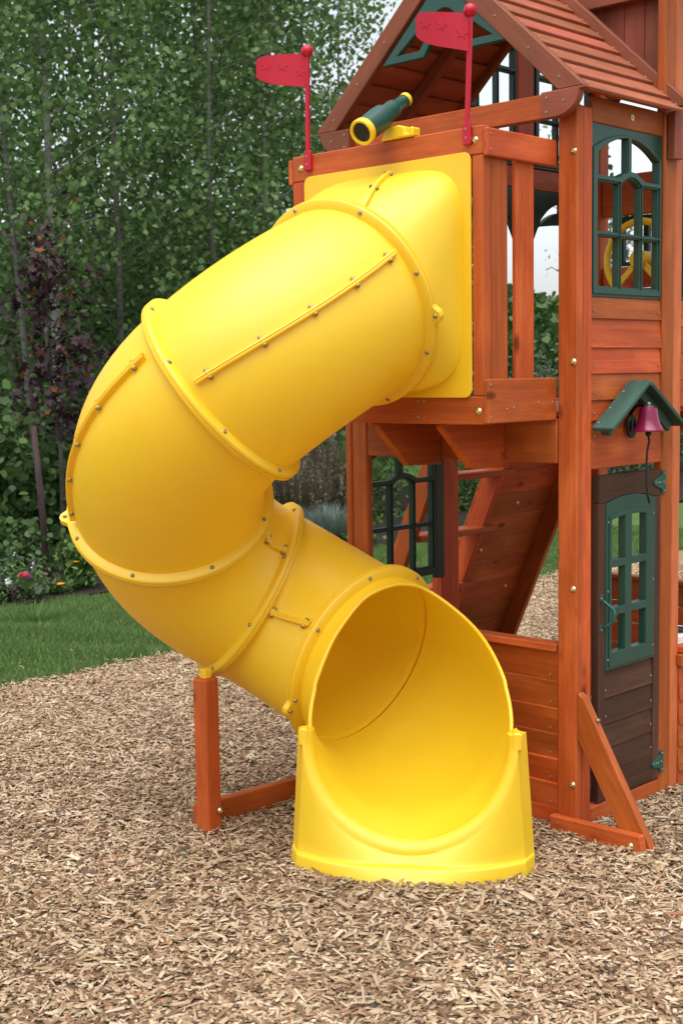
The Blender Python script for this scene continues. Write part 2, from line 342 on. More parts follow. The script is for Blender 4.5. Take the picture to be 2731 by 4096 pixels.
for i in range(4):
    rows = []
    ts = np.linspace(.004, .996, NS)
    for t in ts: rows.append([tpt(i, t, 2*math.pi*j/NA, RT) for j in range(NA)])
    sec = gridobj('tube_section', SL, np.array(rows), 'yellow_plastic', False, True)
    for side in (0, 180):
        ph = [R(side+SEAM[i][0]+(SEAM[i][1]-SEAM[i][0])*t) for t in ts]
        rr = []
        for t, p in zip(ts[1:-1], ph[1:-1]):
            dw = .0085/RT
            rr.append([tpt(i, t, p-dw*1.5, RT-.002), tpt(i, t, p-dw, RT+.018), tpt(i, t, p-dw*.5, RT+.02), tpt(i, t, p-dw*.15, RT+.0165), tpt(i, t, p+dw*.15, RT+.0165), tpt(i, t, p+dw*.5, RT+.02), tpt(i, t, p+dw, RT+.018), tpt(i, t, p+dw*1.5, RT-.002)])
        rb = gridobj('seam_rib', sec, np.array(rr), 'yellow_plastic', False, False, False)
        nb = 5 if i < 2 else 3
        for t in np.linspace(.1, .9, nb):
            p = R(side+SEAM[i][0]+(SEAM[i][1]-SEAM[i][0])*t)
            for sg in (-1, 1):
                q = tpt(i, t, p+sg*.024, RT+.009); P, n = herm(i, t); s, u = frame(n); tg = sg*(-u*math.sin(p)+s*math.cos(p))
                boss = lathe('bolt_boss', sec, [(-.012, .0095), (.004, .009), (.006, .007), (.006, 0)], q, tg, 'yellow_plastic', 12)
                bolt(sec, q+tg*.006, tg, BM_ST)
PROF = [(-.026, RT-.003), (-.022, RT+.012), (-.016, RF-.004), (-.012, RF), (-.003, RF), (-.001, RF-.004), (.001, RF-.004), (.003, RF), (.012, RF), (.016, RF-.004), (.022, RT+.012), (.026, RT-.003)]
TABS = [[-98], [75], [-100], [-128], [112]]
for i in range(5):
    P, n = RC[i], RN[i]; s, u = frame(n); rows = []
    for j in range(90):
        a = 2*math.pi*j/90; d = u*math.cos(a)+s*math.sin(a)
        rows.append([P+n*x+d*r for x, r in PROF])
    fl = gridobj('flange_ring', SL, np.array(rows), 'yellow_plastic', True, False)
    for k in range(8):
        a = 2*math.pi*(k+.35)/8; d = u*math.cos(a)+s*math.sin(a); sg = -1 if i in (1, 2, 3) else 1
        q = P+n*sg*.0195+d*(RT+.0175); nn = n*sg*.8+d*.6; bolt(fl, q, nn, BM_ST)
    for ta in TABS[i]:
        a = R(ta); d = u*math.cos(a)+s*math.sin(a); w = np.cross(n, d)
        pts = []
        for x, y in ((-.05, 0), (-.03, .016), (-.018, .034), (0, .04), (.018, .034), (.03, .016), (.05, 0)): pts.append(P-n*.013+d*(RF-.012+y)+w*x)
        tb = prism('lifting_tab', fl, pts, n*.026, 'yellow_plastic', n, .003); bolt(fl, P-n*.013+d*(RF+.006), -n, BM_ST); bolt(fl, P+n*.013+d*(RF+.006), n, BM_ST)
# mounting plate and hood
def superell(a, b, p, n, ph0=0):
    out = []
    for j in range(n):
        t = 2*math.pi*j/n+ph0; c_, s_ = math.cos(t), math.sin(t); r = (abs(c_)**p+abs(s_)**p)**(-1/p); out.append((a*r*c_, b*r*s_))
    return out
PC = V3((-.576, -.415, 2.1145))
def rrect(x0, x1, y0, y1, r, n=6):
    o = []
    for cx, cy_, a0 in ((x1-r, y1-r, 0), (x0+r, y1-r, 90), (x0+r, y0+r, 180), (x1-r, y0+r, 270)):
        for k in range(n+1): a = R(a0+90*k/n); o.append((cx+r*math.cos(a), cy_+r*math.sin(a)))
    return o
plate('mounting_plate', SL, rrect(-.414, .414, -.43, .43, .03), [superell(.355, .365, 4, 48)], PC+V3((0, -.006, 0)), (1, 0, 0), (0, 0, 1), .008, 'yellow_plastic', .002)
rows = []; s1, u1 = frame(RN[0]); NH = 15
for k in range(NH):
    t = k/(NH-1); e = t*t*(3-2*t); pw = 5.2*(1-t)**1.3+2*(1-(1-t)**1.3)
    a = .382*(1-e)+RT*e; b = .392*(1-e)+RT*e
    P0 = PC+V3((0, -.008, 0)); P = P0*(1-t)+RC[0]*t+V3((0, -.0, 0))
    sx = V3((-1, 0, 0))*(1-t)+s1*t; ux = V3((0, 0, 1))*(1-t)+u1*t; sx /= np.linalg.norm(sx); ux /= np.linalg.norm(ux)
    rows.append([P+sx*x+ux*y for x, y in superell(a, b, pw, NA)])
hood = gridobj('hood', SL, np.array(rows), 'yellow_plastic', False, True)
HC = [np.mean(r_, 0) for r_ in rows]
def hpt(k):
    t = k/(NH-1); e = t*t*(3-2*t); pw = 5.2*(1-t)**1.3+2*(1-(1-t)**1.3); a = .382*(1-e)+RT*e; b = .392*(1-e)+RT*e
    sx = V3((-1, 0, 0))*(1-t)+s1*t; ux = V3((0, 0, 1))*(1-t)+u1*t; sx /= np.linalg.norm(sx); ux /= np.linalg.norm(ux)
    th = 2*math.pi*(.25+(1.5+4*t)/NA); c_, s_ = math.cos(th), math.sin(th); r = (abs(c_)**pw+abs(s_)**pw)**(-1/pw)
    p = HC[k]+sx*a*r*c_+ux*b*r*s_; d = (p-HC[k])/np.linalg.norm(p-HC[k]); w = np.cross(d, HC[min(k+1, NH-1)]-HC[max(k-1, 0)]); w /= np.linalg.norm(w); return p, d, w
rr = []
for k in range(1, NH-1):
    p, d, w = hpt(k); rr.append([p-w*.014-d*.004, p-w*.008+d*.016, p+w*.008+d*.016, p+w*.014-d*.004])
hr = gridobj('hood_rib', hood, np.array(rr), 'yellow_plastic', False, False, False)
for k in (2, 8):
    p, d, w = hpt(k)
    for sg in (1, -1): bolt(hood, p+w*sg*.0125+d*.008, w*sg, BM_ST)
# exit chute
def ew(s, e, z): return E0+ES*s+EE*e+V3((0, 0, z))
rowsO, rowsI = [], []; NT = 26; NP = 145
psis = np.linspace(-180, 180, NP)          # 0 = bottom, +-180 = top
def fwd(ps, t): return EE*(.115*max(0., math.cos(R(ps)))**1.3*sst((t-.55)/.45))
def flare(ps, t): return .05*max(0., math.cos(R(ps)))*sst((t-.76)/.3)
def sst(x): x = min(max(x, 0), 1); return x*x*(3-2*x)
TQ0 = [0, 84, 92, 100, 110, 118, 126, 132, 144, 156, 180]; TV0 = [.955, .955, .935, .86, .755, .66, .5, .36, .215, .145, .13]
TQ = np.linspace(0, 180, 181); TV = np.interp(TQ, TQ0, TV0); TV = np.convolve(np.r_[[TV[0]]*4, TV, [TV[-1]]*4], np.ones(9)/9, 'valid')
def tend(ps):
    q = abs(ps)                              # angle away from the bottom
    v = float(np.interp(q, TQ, TV))
    return v
for ps in psis:
    ci, co_ = [], []
    for k in range(NT):
        t = .005+(tend(ps)-.005)*k/(NT-1); P, n = herm(4, t); s, u = frame(n); a = R(ps+180)
        ri = RI+(.348-RI)*t - .0035*sst((t-.76)/.01)+flare(ps, t)+.014*sst((t-.08)/.4)*sst((abs(ps)-60)/40); d = u*math.cos(a)+s*math.sin(a)
        ci.append(P+d*ri+fwd(ps, t)); co_.append(P+d*(ri+.010)+fwd(ps, t))
    rowsI.append(ci); rowsO.append(co_)
G = np.array(rowsI)
ch = gridobj('exit_chute', SL, G[:-1], 'yellow_plastic', True, False)
edge_ = [G[j, -1] for j in range(NP-1) if abs(psis[j]) > 86]; k0 = next(j for j in range(len(edge_)-1) if np.linalg.norm(edge_[j+1]-edge_[j]) > .2); edge_ = edge_[k0+1:]+edge_[:k0+1]
tubeobj('rolled_rim', ch, edge_, .0075, 'yellow_plastic', 8)
# front apron of the chute with rounded U-shaped lip
cols = []
vs = np.linspace(-89, 89, 73)
for v in vs:
    P, n = herm(4, 1.0); s, u = frame(n); a = R(v); sv_, cv = math.sin(a), math.cos(a)
    d = u*-cv+s*sv_*1.0
    col = []
    P = P+fwd(v, 1.); fl0 = flare(v, .955); r0_ = .3435+fl0; L0 = P+d*(r0_-.001)-n*.034; col.append(L0)
    for k in range(1, 7):
        b = R(15*k); col.append(P+d*(r0_+.034*(1-math.cos(b)))+n*(-.03+.036*math.sin(b))+d*fl0*.25*math.sin(b))
    top = col[-1]; q = top-E0; ts_, te, tz = q@ES, q@EE, top[2]
    fs = (v/89.); sb = math.copysign(.412*abs(math.sin(fs*math.pi/2)), ts_)
    bulge = .155*(1-(sb/.412)**2)
    zs = [z for z in np.linspace(tz-.008, .076, 8)] if tz > .14 else list(np.linspace(tz-.004, .076, 8))
    prof = [(z, 0.) for z in zs]+[(.0725, .001), (.07, .002), (.0685, .016), (.065, .021), (.059, .0225), (.03, .0235), (-.02, .025)]
    for z, o_ in prof:
        k = max(0., (tz-z)/(tz+.02)); ss = ts_+(sb-ts_)*k; e_ = te+(bulge-te)*min(1, k*1.15)**.8+o_; col.append(ew(ss, e_, z))
    cols.append(col)
# side returns
def ret(col, sg): return [[ew((p-E0)@ES+sg*w*.4, (p-E0)@EE-w, p[2]) for p in col] for w in (.075, .05, .012)]
left = ret(cols[0], 1); right = ret(cols[-1], -1)[::-1]
ap = gridobj('exit_apron', ch, np.array(left+cols+right), 'yellow_plastic', False, False)
for sg in (-1, 1):
    c_ = cols[0 if sg < 0 else -1]; p = c_[6]
    q = p-E0; ss, ee, zz = q@ES, q@EE, p[2]
    prism('apron_tip', ch, [ew(ss-.017, ee-.045, zz-.05), ew(ss+.017, ee-.045, zz-.05), ew(ss+.017, ee-.045, zz+.008), ew(ss+.009, ee-.045, zz+.014), ew(ss-.009, ee-.045, zz+.014), ew(ss-.017, ee-.045, zz+.008)], EE*.046, 'yellow_plastic', (0, 0, 1), .008)
# ------------------------------------------------------------------ slide support
SP = thing('slide_support', (-1.08, -.86, 0), 'short cedar post and ground rail propping the lowest bend of the slide', 'support post')
box('post', SP, (-1.135, -1.06), (-.94, -.865), (-.06, .615), 'cedar', .008)
beam('ground_rail', SP, (-1.165, -.915, .045), (-1.105, -.05, .045), (0, 0, 1), .1, .036, 'cedar')
box('bracket', SP, (-1.115, -1.08), (-.92, -.885), (.6, .65), 'yellow_plastic', .004)
bolt(SP, (-1.05, -.885, .09), (1, 0, 0), BM_BIG)
lathe('ground_anchor', SP, [(0, .0), (0, .012), (.05, .012), (.05, 0)], (-1.19, -.9, .01), (0, 0, 1), 'bolt_steel', 10)
# ================================================================== PLAYHOUSE
PH = thing('playhouse', (-.6, .9, 0), 'two storey red stained cedar playhouse tower with gabled porch roof and balcony', 'playhouse')
def fpost(x0, x1, y0, y1, z0, z1, mat='cedar', name='post'): return box(name, PH, (x0, x1), (y0, y1), (z0, z1), mat, .007)
ZP = 2.74
p_r = fpost(-.089, 0, 0, .038, -.05, ZP); fpost(-.042, -.004, .0395, .105, -.05, ZP)
p_l = fpost(-1.155, -1.066, 0, .038, -.05, ZP); fpost(-1.197, -1.157, 0, .09, -.05, ZP)
for z in (2.573, 1.807, .954, .196): bolt(p_r, (-.017, 0, z), (0, -1, 0))
# porch bay back posts, main tower posts
fpost(-.042, -.001, .608, .69, -.05, 3.3); fpost(-.09, -.003, .692, .755, -.05, 3.6, 'cedar_pale')
fpost(-1.197, -1.13, .572, .70, -.05, 3.3); fpost(-1.197, -1.155, 1.206, 1.334, 1.5, 3.4); fpost(-1.197, -1.11, 1.84, 1.93, -.05, 3.4); fpost(-.09, 0, 1.84, 1.93, -.05, 3.4)
# front low wall: clapboards and cap
zs = [-.03, .076, .177, .274, .373, .474, .581, .7]
for a, b in zip(zs[:-1], zs[1:]):
    beam('siding_board', PH, (-1.06, .022, (a+b)/2), (-.0905, .022, (a+b)/2), (0, -.13 if a > -.02 else 0, 1), b-a+.012, .014, 'cedar', .002)
    for xx in (-.126, -1.03):
        if a > 0: o = bolt(PH, (xx, .0105, a+.03), (0, -1, 0), BM_SC, 'screw')
box('cap_rail', PH, (-1.06, -.0905), (-.012, .06), (.703, .733), 'cedar', .004)
# beam under balcony, balcony
ub = box('beam', PH, (-1.064, -.091), (.001, .037), (1.426, 1.594), 'cedar')
bf = box('balcony_beam', PH, (-1.064, -.113), (-.415, -.378), (1.587, 1.689), 'cedar'); bolt(bf, (-.136, -.415, 1.636), (0, -1, 0)); bolt(bf, (-1.02, -.415, 1.636), (0, -1, 0))
for x in (-.42, -.39, -.81, -.83):
    for z in (1.612, 1.67): bolt(bf, (x, -.415, z), (0, -1, 0), BM_SC, 'screw')
for x0, x1 in ((-.112, -.09), (-1.087, -1.065)):
    sb = box('balcony_side_beam', PH, (x0, x1), (-.417, -.002), (1.591, 1.75), 'cedar')
    sr = box('balcony_side_rail', PH, (x0, x1), (-.417, -.002), (2.524, 2.62), 'cedar')
    if x0 > -.5:
        for z in (2.545, 2.6): bolt(sr, (x1, -.4, z), (1, 0, 0), BM_SC, 'screw')
        for y, z in ((-.405, 1.73), (-.405, 1.615), (-.27, 1.645), (-.12, 1.66), (-.03, 1.66), (-.31, 1.64)): bolt(sb, (x1, y, z), (1, 0, 0), BM_SC, 'screw')
    xi = x0-.002 if x0 > -.5 else x1+.002; dx = -.02 if x0 > -.5 else .02
    for y0, y1 in ((-.365, -.272), (-.221, -.112)):
        box('baluster', PH, tuple(sorted((xi, xi+dx))), (y0, y1), (1.6, 2.6), 'cedar', .003)
br = box('balcony_rail', PH, (-1.064, -.113), (-.415, -.378), (2.532, 2.631), 'cedar'); bolt(br, (-.146, -.415, 2.582), (0, -1, 0)); bolt(br, (-1.015, -.415, 2.582), (0, -1, 0))
box('balcony_post', PH, (-.163, -.1135), (-.4145, -.368), (1.69, 2.531), 'cedar'); box('balcony_post', PH, (-1.064, -.99), (-.4145, -.375), (1.69, 2.531), 'cedar')
for k in range(4): box('deck_board', PH, (-1.064, -.113), (-.376+k*.094, -.376+k*.094+.09), (1.60, 1.622), 'cedar', .002)
for x in (-.69, -.37):
    prism('brace', PH, [(x, -.376, 1.586), (x, -.376, 1.572), (x, -.2, 1.41), (x, -.0005, 1.405), (x, -.0005, 1.586)], (.036, 0, 0), 'cedar', (0, 1, 0), .003)
# main deck
for k in range(18): box('deck_board', PH, (-1.15, -.045), (.04+k*.1, .04+k*.1+.096), (1.60, 1.622), 'cedar', .002)
for y in (.05, .66, 1.85): box('joist', PH, (-1.11, -.09), (y, y+.036), (1.47, 1.598), 'cedar')
# porch crossbeam with corbels
cb = box('crossbeam', PH, (-1.14, -.07), (-.002, .0), (2.70, 2.70), 'cedar') if False else box('crossbeam', PH, (-1.13, -.06), (-.037, -.002), (2.697, 2.786), 'cedar')
def corbel(x_in, x_out, sgn):
    pts = [(x_in, -.074, 2.784), (x_in, -.074, 2.69)]
    for k in range(9):
        a = k/8; pts.append((x_in+sgn*(.06+.105*math.sin(a*math.pi/2)), -.074, 2.69+.085*(1-math.cos(a*math.pi/2))))
    pts += [(x_in+sgn*.19, -.074, 2.777), (x_in+sgn*.19, -.074, 2.784)]
    c = prism('corbel', PH, pts, (0, .035, 0), 'cedar_trim', (1, 0, 0), .002)
    for dx, dz in ((.025, .073), (.025, .022), (.1, .055)): bolt(c, (x_in+sgn*dx, -.074, 2.69+dz), (0, -1, 0), BM_SC, 'screw')
corbel(-.112, .08, 1); corbel(-1.078, -1.27, -1)
# side wall of the porch bay (plane x = 0)
box('header_board', PH, (-.032, -.008), (.106, .608), (2.69, 2.783), 'cedar'); 
lathe('eyelet_plate', PH, [(0, .012), (.003, .012), (.003, .004), (.006, .004), (.006, 0)], (-.008, .375, 2.735), (1, 0, 0), 'bolt_brass', 12)
sz = [2.043, 1.974, 1.864, 1.766, 1.666, 1.588, 1.5]
for a, b in zip(sz[1:], sz[:-1]):
    beam('siding_board', PH, (-.02, .106, (a+b)/2), (-.02, .607, (a+b)/2), (.1, 0, -1), b-a+.012, .014, 'cedar', .002)
    for y in (.125, .585): bolt(PH, (-.0085, y, a+.025), (1, 0, 0), BM_SC, 'screw')
box('door_header', PH, (-.03, -.006), (.106, .607), (1.4, 1.499), 'cedar')
box('door_sill', PH, (-.05, -.003), (.1055, .6075), (-.05, .082), 'cedar', .006)
# ---- arched windows
def arch_pts(y0, y1, z0, z1, rise, n=10):
    """opening: bottom z0, sides z1, arched top with rise"""
    o = [(y0, z0), (y1, z0)]
    for k in range(n+1):
        t = 1-k/n; y = y0+(y1-y0)*t; o.append((y, z1+rise*(1-(2*t-1)**2)))
    return o
def window(x, y0, z0, mat, flip=1, name='window'):
    """y0,z0: lower corner; 0.503 x 0.64 panel in the plane x"""
    fr = plate(name, PH, [(0, 0), (.503, 0), (.503, .64), (0, .64)], win_holes(0), (x, y0, z0), (0, 1, 0), (0, 0, 1), .03, mat, .002)
    tr = plate('window_trim', fr, [(.012, .012), (.49, .012)]+[(.012+.478*t, .55+.065*(1-(2*t-1)**2)) for t in np.linspace(1, 0, 17)], win_holes(.006), (x+flip*.0185, y0, z0), (0, 1, 0), (0, 0, 1), .007, mat, .002)
    return fr
def win_holes(g):
    H = []
    cx = [(.045, .193), (.208, .345), (.36, .477)]
    for a, b in cx: H.append([(a-g, .041-g), (b+g, .041-g), (b+g, .227+g), (a-g, .227+g)])
    H.append([(cx[0][0]-g, .246-g), (cx[0][1]+g, .246-g), (cx[0][1]+g, .43+g), (cx[0][0]-g, .43+g)])
    H.append(arch_pts(cx[1][0]-g, cx[1][1]+g, .246-g, .425+g, .03))
    H.append([(cx[2][0]-g, .246-g), (cx[2][1]+g, .246-g), (cx[2][1]+g, .43+g), (cx[2][0]-g, .43+g)])
    def top(y): return .53+.075*(1-((y-.262)/.225)**2)
    def bot(y): return .452+.03*max(0, 1-((y-.277)/.085)**2)
    for a, b in ((.045, .252), (.272, .477)):
        ys = np.linspace(a, b, 9); H.append([(y, bot(y)) for y in ys]+[(y, top(y)) for y in ys[::-1]])
    return H
window(-.03, .105, 2.05, 'green_plastic')
wl = window(-1.13, .01, .85, 'green_shaded', 1); box('side_strip', wl, (-1.145, -1.113), (.5135, .57), (.83, 1.5), 'green_shaded', .003)
for y in (.695, 1.335): window(-1.175, y, 2.77, 'green_shaded', 1)
# left wall of the main tower: header boards and arch panels over the ladder entries
for y0, y1 in ((.692, 1.204), (1.336, 1.838)):
    box('header_board', PH, (-1.19, -1.165), (y0, y1), (2.665, 2.768), 'cedar')
    w = y1-y0
    top = [(t*w, .03+.125*(1-(2*t-1)**2)) for t in np.linspace(0, 1, 13)]
    h1 = [(w*.5+.012+t*(w*.36), .075+.02*(1-t)) for t in np.linspace(0, 1, 5)]+[(w*.5+.012+t*(w*.36), .1+.095*(1-t*t)) for t in np.linspace(1, 0, 7)]
    h2 = [(w-u, v) for u, v in h1][::-1]
    plate('arch_panel', PH, [(0, .25), (0, .0)]+top[1:-1]+[(w, .0), (w, .25)], [h1, h2], (-1.178, y0, 2.414), (0, 1, 0), (0, 0, 1), .03, 'green_shaded', .002)
box('header_board', PH, (-1.19, -1.16), (.692, 1.838), (3.41, 3.5), 'cedar')
# back wall: low wall, beam, planks behind the wheel, window
for k in range(6): box('siding_board', PH, (-1.108, -.092), (1.87, 1.885), (.0+k*.112, .0+k*.112+.109), 'cedar', .003)
box('cap_rail', PH, (-1.108, -.092), (1.84, 1.91), (.675, .7), 'cedar')
for k in range(6): box('siding_board', PH, (-1.108, -.092), (1.87, 1.885), (1.63+k*.112, 1.63+k*.112+.109), 'cedar', .003)
box('beam', PH, (-1.108, -.092), (1.86, 1.9), (2.56, 2.766), 'cedar')
plate('window', PH, [(0, 0), (.3, 0), (.3, .25), (0, .25)], [[(.02, .02), (.135, .02), (.135, .2), (.02, .2)], [(.165, .02), (.28, .02), (.28, .2), (.165, .2)]], (-1.0, 1.88, 2.305), (1, 0, 0), (0, 0, 1), .03, 'green_shaded', .002)
# right side of the main tower: counter and clapboards
zc = [-.03, .087, .191, .288, .391, .52]
for a, b in zip(zc[:-1], zc[1:]):
    beam('siding_board', PH, (-.004, .757, (a+b)/2), (-.004, 1.838, (a+b)/2), (.1, 0, -1), b-a+.012, .014, 'cedar', .002)
    if a > 0: bolt(PH, (.0075, .775, a+.03), (1, 0, 0), BM_SC, 'screw')
box('counter_edge', PH, (-.002, .024), (.735, 1.838), (.535, .587), 'cedar'); box('counter_top', PH, (-.2, .03), (.757, 1.838), (.589, .618), 'cedar')
# upper front wall of the main tower: vertical boards under a beam
for k in range(7, 12):
    x0 = -1.15+k*.096; mt = 'cedar_trim' if k < 11 else 'cedar_pale'
    box('wall_board', PH, (x0, x0+.094), (.76, .775), (2.95, 3.4), mt, .002)
box('beam', PH, (-.5, .05), (.70, .735), (3.27, 3.4), 'cedar_trim')
# ---- porch roof
RFO = box('roof', PH, (-.612, -.584), (-.02, .64), (3.28, 3.36), 'cedar_roof')
apx, zap, eav, zea = -.598, 3.405, .075, 2.785       # outer edge of the rakes
sl = math.atan2(zap-zea, eav-apx)
dn = V3((math.cos(sl), 0, -math.sin(sl))); nn_ = V3((math.sin(sl), 0, math.cos(sl)))
def mir(p): return V3((2*apx-p[0], p[1], p[2]))
def rake(y0, th, w, mat, off=0., bott=zea):
    A = V3((apx, y0, zap+off)); t = (zap+off-bott)/math.sin(sl); B = A+dn*t
    inn = w/math.cos(sl); A2 = A-V3((0, 0, inn)); t2 = (A2[2]-bott)/math.sin(sl); B2 = A2+dn*t2
    for sg in (1, -1):
        pts = [A+V3((.001, 0, 0)), B, B2, A2+V3((.001, 0, 0))]
        if sg < 0: pts = [mir(p) for p in pts]
        r = prism('rake_board', RFO, pts, (0, th, 0), mat, dn if sg > 0 else V3((-dn[0], 0, dn[2])), .003)
        for f in (.2, .45, .7, .92):
            p = (A+(B-A)*f)*.5+(A2+(B2-A2)*f)*.5; p = p if sg > 0 else mir(p); bolt(r, (p[0], y0, p[2]), (0, -1, 0), BM_SC, 'screw')
rake(-.072, .033, .078, 'cedar_trim')
rake(.615, .034, .085, 'cedar_trim', .045, 2.80)
NPK = 9; Ls = (zap-zea)/math.sin(sl)
for sg in (1, -1):
    for k in range(NPK):
        t0 = Ls*k/NPK+.0; t1 = Ls*(k+1)/NPK+.012
        a = V3((apx, 0, zap-.012))+dn*t0-nn_*.012; b = V3((apx, 0, zap-.012))+dn*t1+nn_*.002
        if k == NPK-1: b = V3((apx, 0, zap-.012))+dn*(Ls-.005)+nn_*.002
        m = (a+b)/2; m = m if sg > 0 else mir(m); d = (b-a) if sg > 0 else V3((-(b-a)[0], 0, (b-a)[2]))
        y0 = -.037 if k > 0 else -.037
        pl = beam('roof_plank', RFO, (m[0], -.0385, m[2]), (m[0], .6145, m[2]), d, np.linalg.norm(b-a), .013, 'cedar_roof', .002)
        if sg > 0:
            p = b-dn*.03+nn_*.0075
            for yy in (-.02, .59): bolt(RFO, (p[0], yy, p[2]), nn_, BM_SC, 'screw')
for y in (.3,):
    for sg in (1, -1):
        A = V3((apx+.01, y, zap-.085)); B = A+dn*(Ls-.14)
        if sg < 0: A, B = mir(A), mir(B)
        beam('rafter', RFO, A, B, (0, 0, 1), .05, .034, 'cedar_trim')  # dark trim stain stands in for the shade under the roof
box('eave_board', RFO, (.0, .028), (-.035, .61), (2.788, 2.802), 'cedar')
# gable trim: green fan
def gy(x): return None
gt_o = [(-.32, 0), (-.1, 0), (-.065, .05)]+[(-.065+.13*t, .05) for t in (0.5,)]+[(.065, .05), (.1, 0), (.32, 0), (.0, .32*math.tan(sl))]
tt = math.tan(sl)
h1 = [(-.235, .03), (-.125, .03), (-.1, .058), (-.1, .125)]; h3 = [(-u, v) for u, v in h1][::-1]
h2 = [(-.07, .075), (.07, .075)]+[(.07*math.cos(a), .075+.0+.075*math.sin(a)+.02) for a in np.linspace(0, math.pi, 9)]
plate('gable_trim', PH, gt_o, [h1, h3, h2], (-.575, -.055, 3.003), (1, 0, 0), (0, 0, 1), .025, 'green_plastic', .003)
gt2 = [(-.295, .01), (-.105, .01), (-.07, .06), (.07, .06), (.105, .01), (.295, .01), (0, .295*tt)]
# corbel post at the back of the porch
prism('corbel', PH, [(.004, .617, 2.786), (.004, .617, 2.6), (.004, .692, 2.605), (.004, .70, 2.65), (.004, .755, 2.7), (.004, .79, 2.71), (.004, .79, 2.786)], (.034, 0, 0), 'cedar_trim', (0, 0, 1), .003)
# main tower: unseen right wall and roof, added to shade the interior
for k in range(4): box('siding_board', PH, (-.02, -.005), (.757, 1.838), (1.62+k*.108, 1.62+k*.108+.106), 'cedar', .003)
window(-.03, .76, 2.055, 'green_plastic'); window(-.03, 1.27, 2.055, 'green_plastic'); box('header_board', PH, (-.032, -.008), (.757, 1.838), (2.7, 3.4), 'cedar')
for sg in (1, -1):
    for k in range(8):
        t0, t1 = k/8, (k+1)/8; p0 = V3((apx+sg*.78*t0, 0, 4.1-.72*t0)); p1 = V3((apx+sg*.78*t1, 0, 4.1-.72*t1)); m = (p0+p1)/2
        beam('roof_plank', RFO, (m[0], .66, m[2]), (m[0], 2.0, m[2]), p1-p0, np.linalg.norm(p1-p0)+.012, .014, 'cedar_roof', .002)
# ---- door
D = prism('door', PH, [(-.02, .151, .092), (-.02, .597, .092), (-.02, .597, .1), (-.02, .151, .1)], (.004, 0, 0), 'door_brown', (0, 1, 0), 0)
box('stile', D, (-.035, 0), (.151, .1935), (.09, 1.266), 'door_brown', .003); box('stile', D, (-.035, 0), (.552, .598), (.09, 1.266), 'door_brown', .003)
arch = [(y, 1.266+.024*(1-((y-.374)/.18)**2)) for y in np.linspace(.1945, .551, 13)]
prism('top_rail', D, [(-.035, .151, 1.372), (-.035, .151, 1.267), (-.035, .194, 1.267)]+[(-.035, y, z) for y, z in arch]+[(-.035, .5515, 1.267), (-.035, .598, 1.267), (-.035, .598, 1.372)], (.035, 0, 0), 'door_brown', (0, 1, 0), .002)
dz = [.092, .2, .298, .396, .5, .606]
for i_, (a, b) in enumerate(zip(dz[:-1], dz[1:])):
    yo = .194 if i_ else .194
    beam('door_plank', D, (-.014, yo, (a+b)/2), (-.014, .551, (a+b)/2), (.06, 0, -1), b-a+.008, .014, 'door_brown', .002)
    for y in (.205, .54): bolt(D, (-.0045, y, a+.03), (1, 0, 0), BM_SC, 'screw')
prism('bottom_rail', D, [(-.035, .194, .092), (-.035, .551, .092), (-.035, .551, .195), (-.035, .194, .195)], (.034, 0, 0), 'door_brown', (0, 1, 0), .002)
# door window
DH = []
for a, b in ((.228, .324), (.37, .478)):
    a -= .195; b -= .195
    DH.append([(a, .07), (b, .07), (b, .215), (a, .215)]); DH.append([(a, .246), (b, .246), (b, .405), (a, .405)])
    DH.append([(a, .435), (b, .435)]+[(y, .585+.02*(1-((y-.178)/.17)**2)) for y in np.linspace(b, a, 5)])
go = [(0, 0), (.356, 0)]+[(y-.1945, z-.607-.003) for y, z in arch[::-1]]
dw = plate('door_window', D, go, DH, (-.012, .1948, .607), (0, 1, 0), (0, 0, 1), .03, 'green_plastic', .002)
tr_o = [(.018, .012), (.335, .012)]+[(y, .6+.022*(1-((y-.178)/.17)**2)) for y in np.linspace(.335, .018, 11)]
plate('window_trim', dw, tr_o, DH, (.005, .1948, .607), (0, 1, 0), (0, 0, 1), .006, 'green_plastic', .0015)
for y, z in ((.208, .65), (.208, .92), (.208, 1.19), (.537, .66), (.537, .93), (.537, 1.2)): bolt(dw, (.0033, y, z), (1, 0, 0), BM_SC, 'screw')
for zz in (1.32, .157):
    hb = plate('hinge', D, [(.0, -.047), (.028, -.047), (.028, .047), (.0, .047)], [], (.003, .601, zz), (0, 1, 0), (0, 0, 1), .005, 'green_metal', .001)
    plate('hinge_leaf', hb, [(0, -.03), (0, .03), (-.02, .022), (-.058, .01), (-.064, 0), (-.058, -.01), (-.02, -.022)], [], (.0035, .6, zz), (0, 1, 0), (0, 0, 1), .004, 'green_metal', .001)
    for y, z in ((.617, .035), (.617, -.035), (.61, 0), (.585, 0), (.57, 0), (.553, 0)): bolt(hb, (.006, y, zz+z), (1, 0, 0), BM_SC, 'screw')
hn = tubeobj('handle', D, [(.003, .163, .895), (.02, .172, .88), (.045, .18, .86), (.052, .18, .835), (.045, .178, .81), (.02, .168, .79), (.003, .162, .785)], [.005, .005, .007, .008, .007, .005, .005], 'green_metal')
for z, s_ in ((.898, 1), (.778, -1)):
    plate('handle_rose', hn, [(0, -.022*s_), (.012, -.005*s_), (.009, .006*s_), (0, .02*s_), (-.009, .006*s_), (-.012, -.005*s_)][::s_], [], (.002, .163, z), (0, 1, 0), (0, 0, 1), .004, 'green_metal', .001)
    bolt(hn, (.004, .163, z), (1, 0, 0), BM_SC, 'screw')
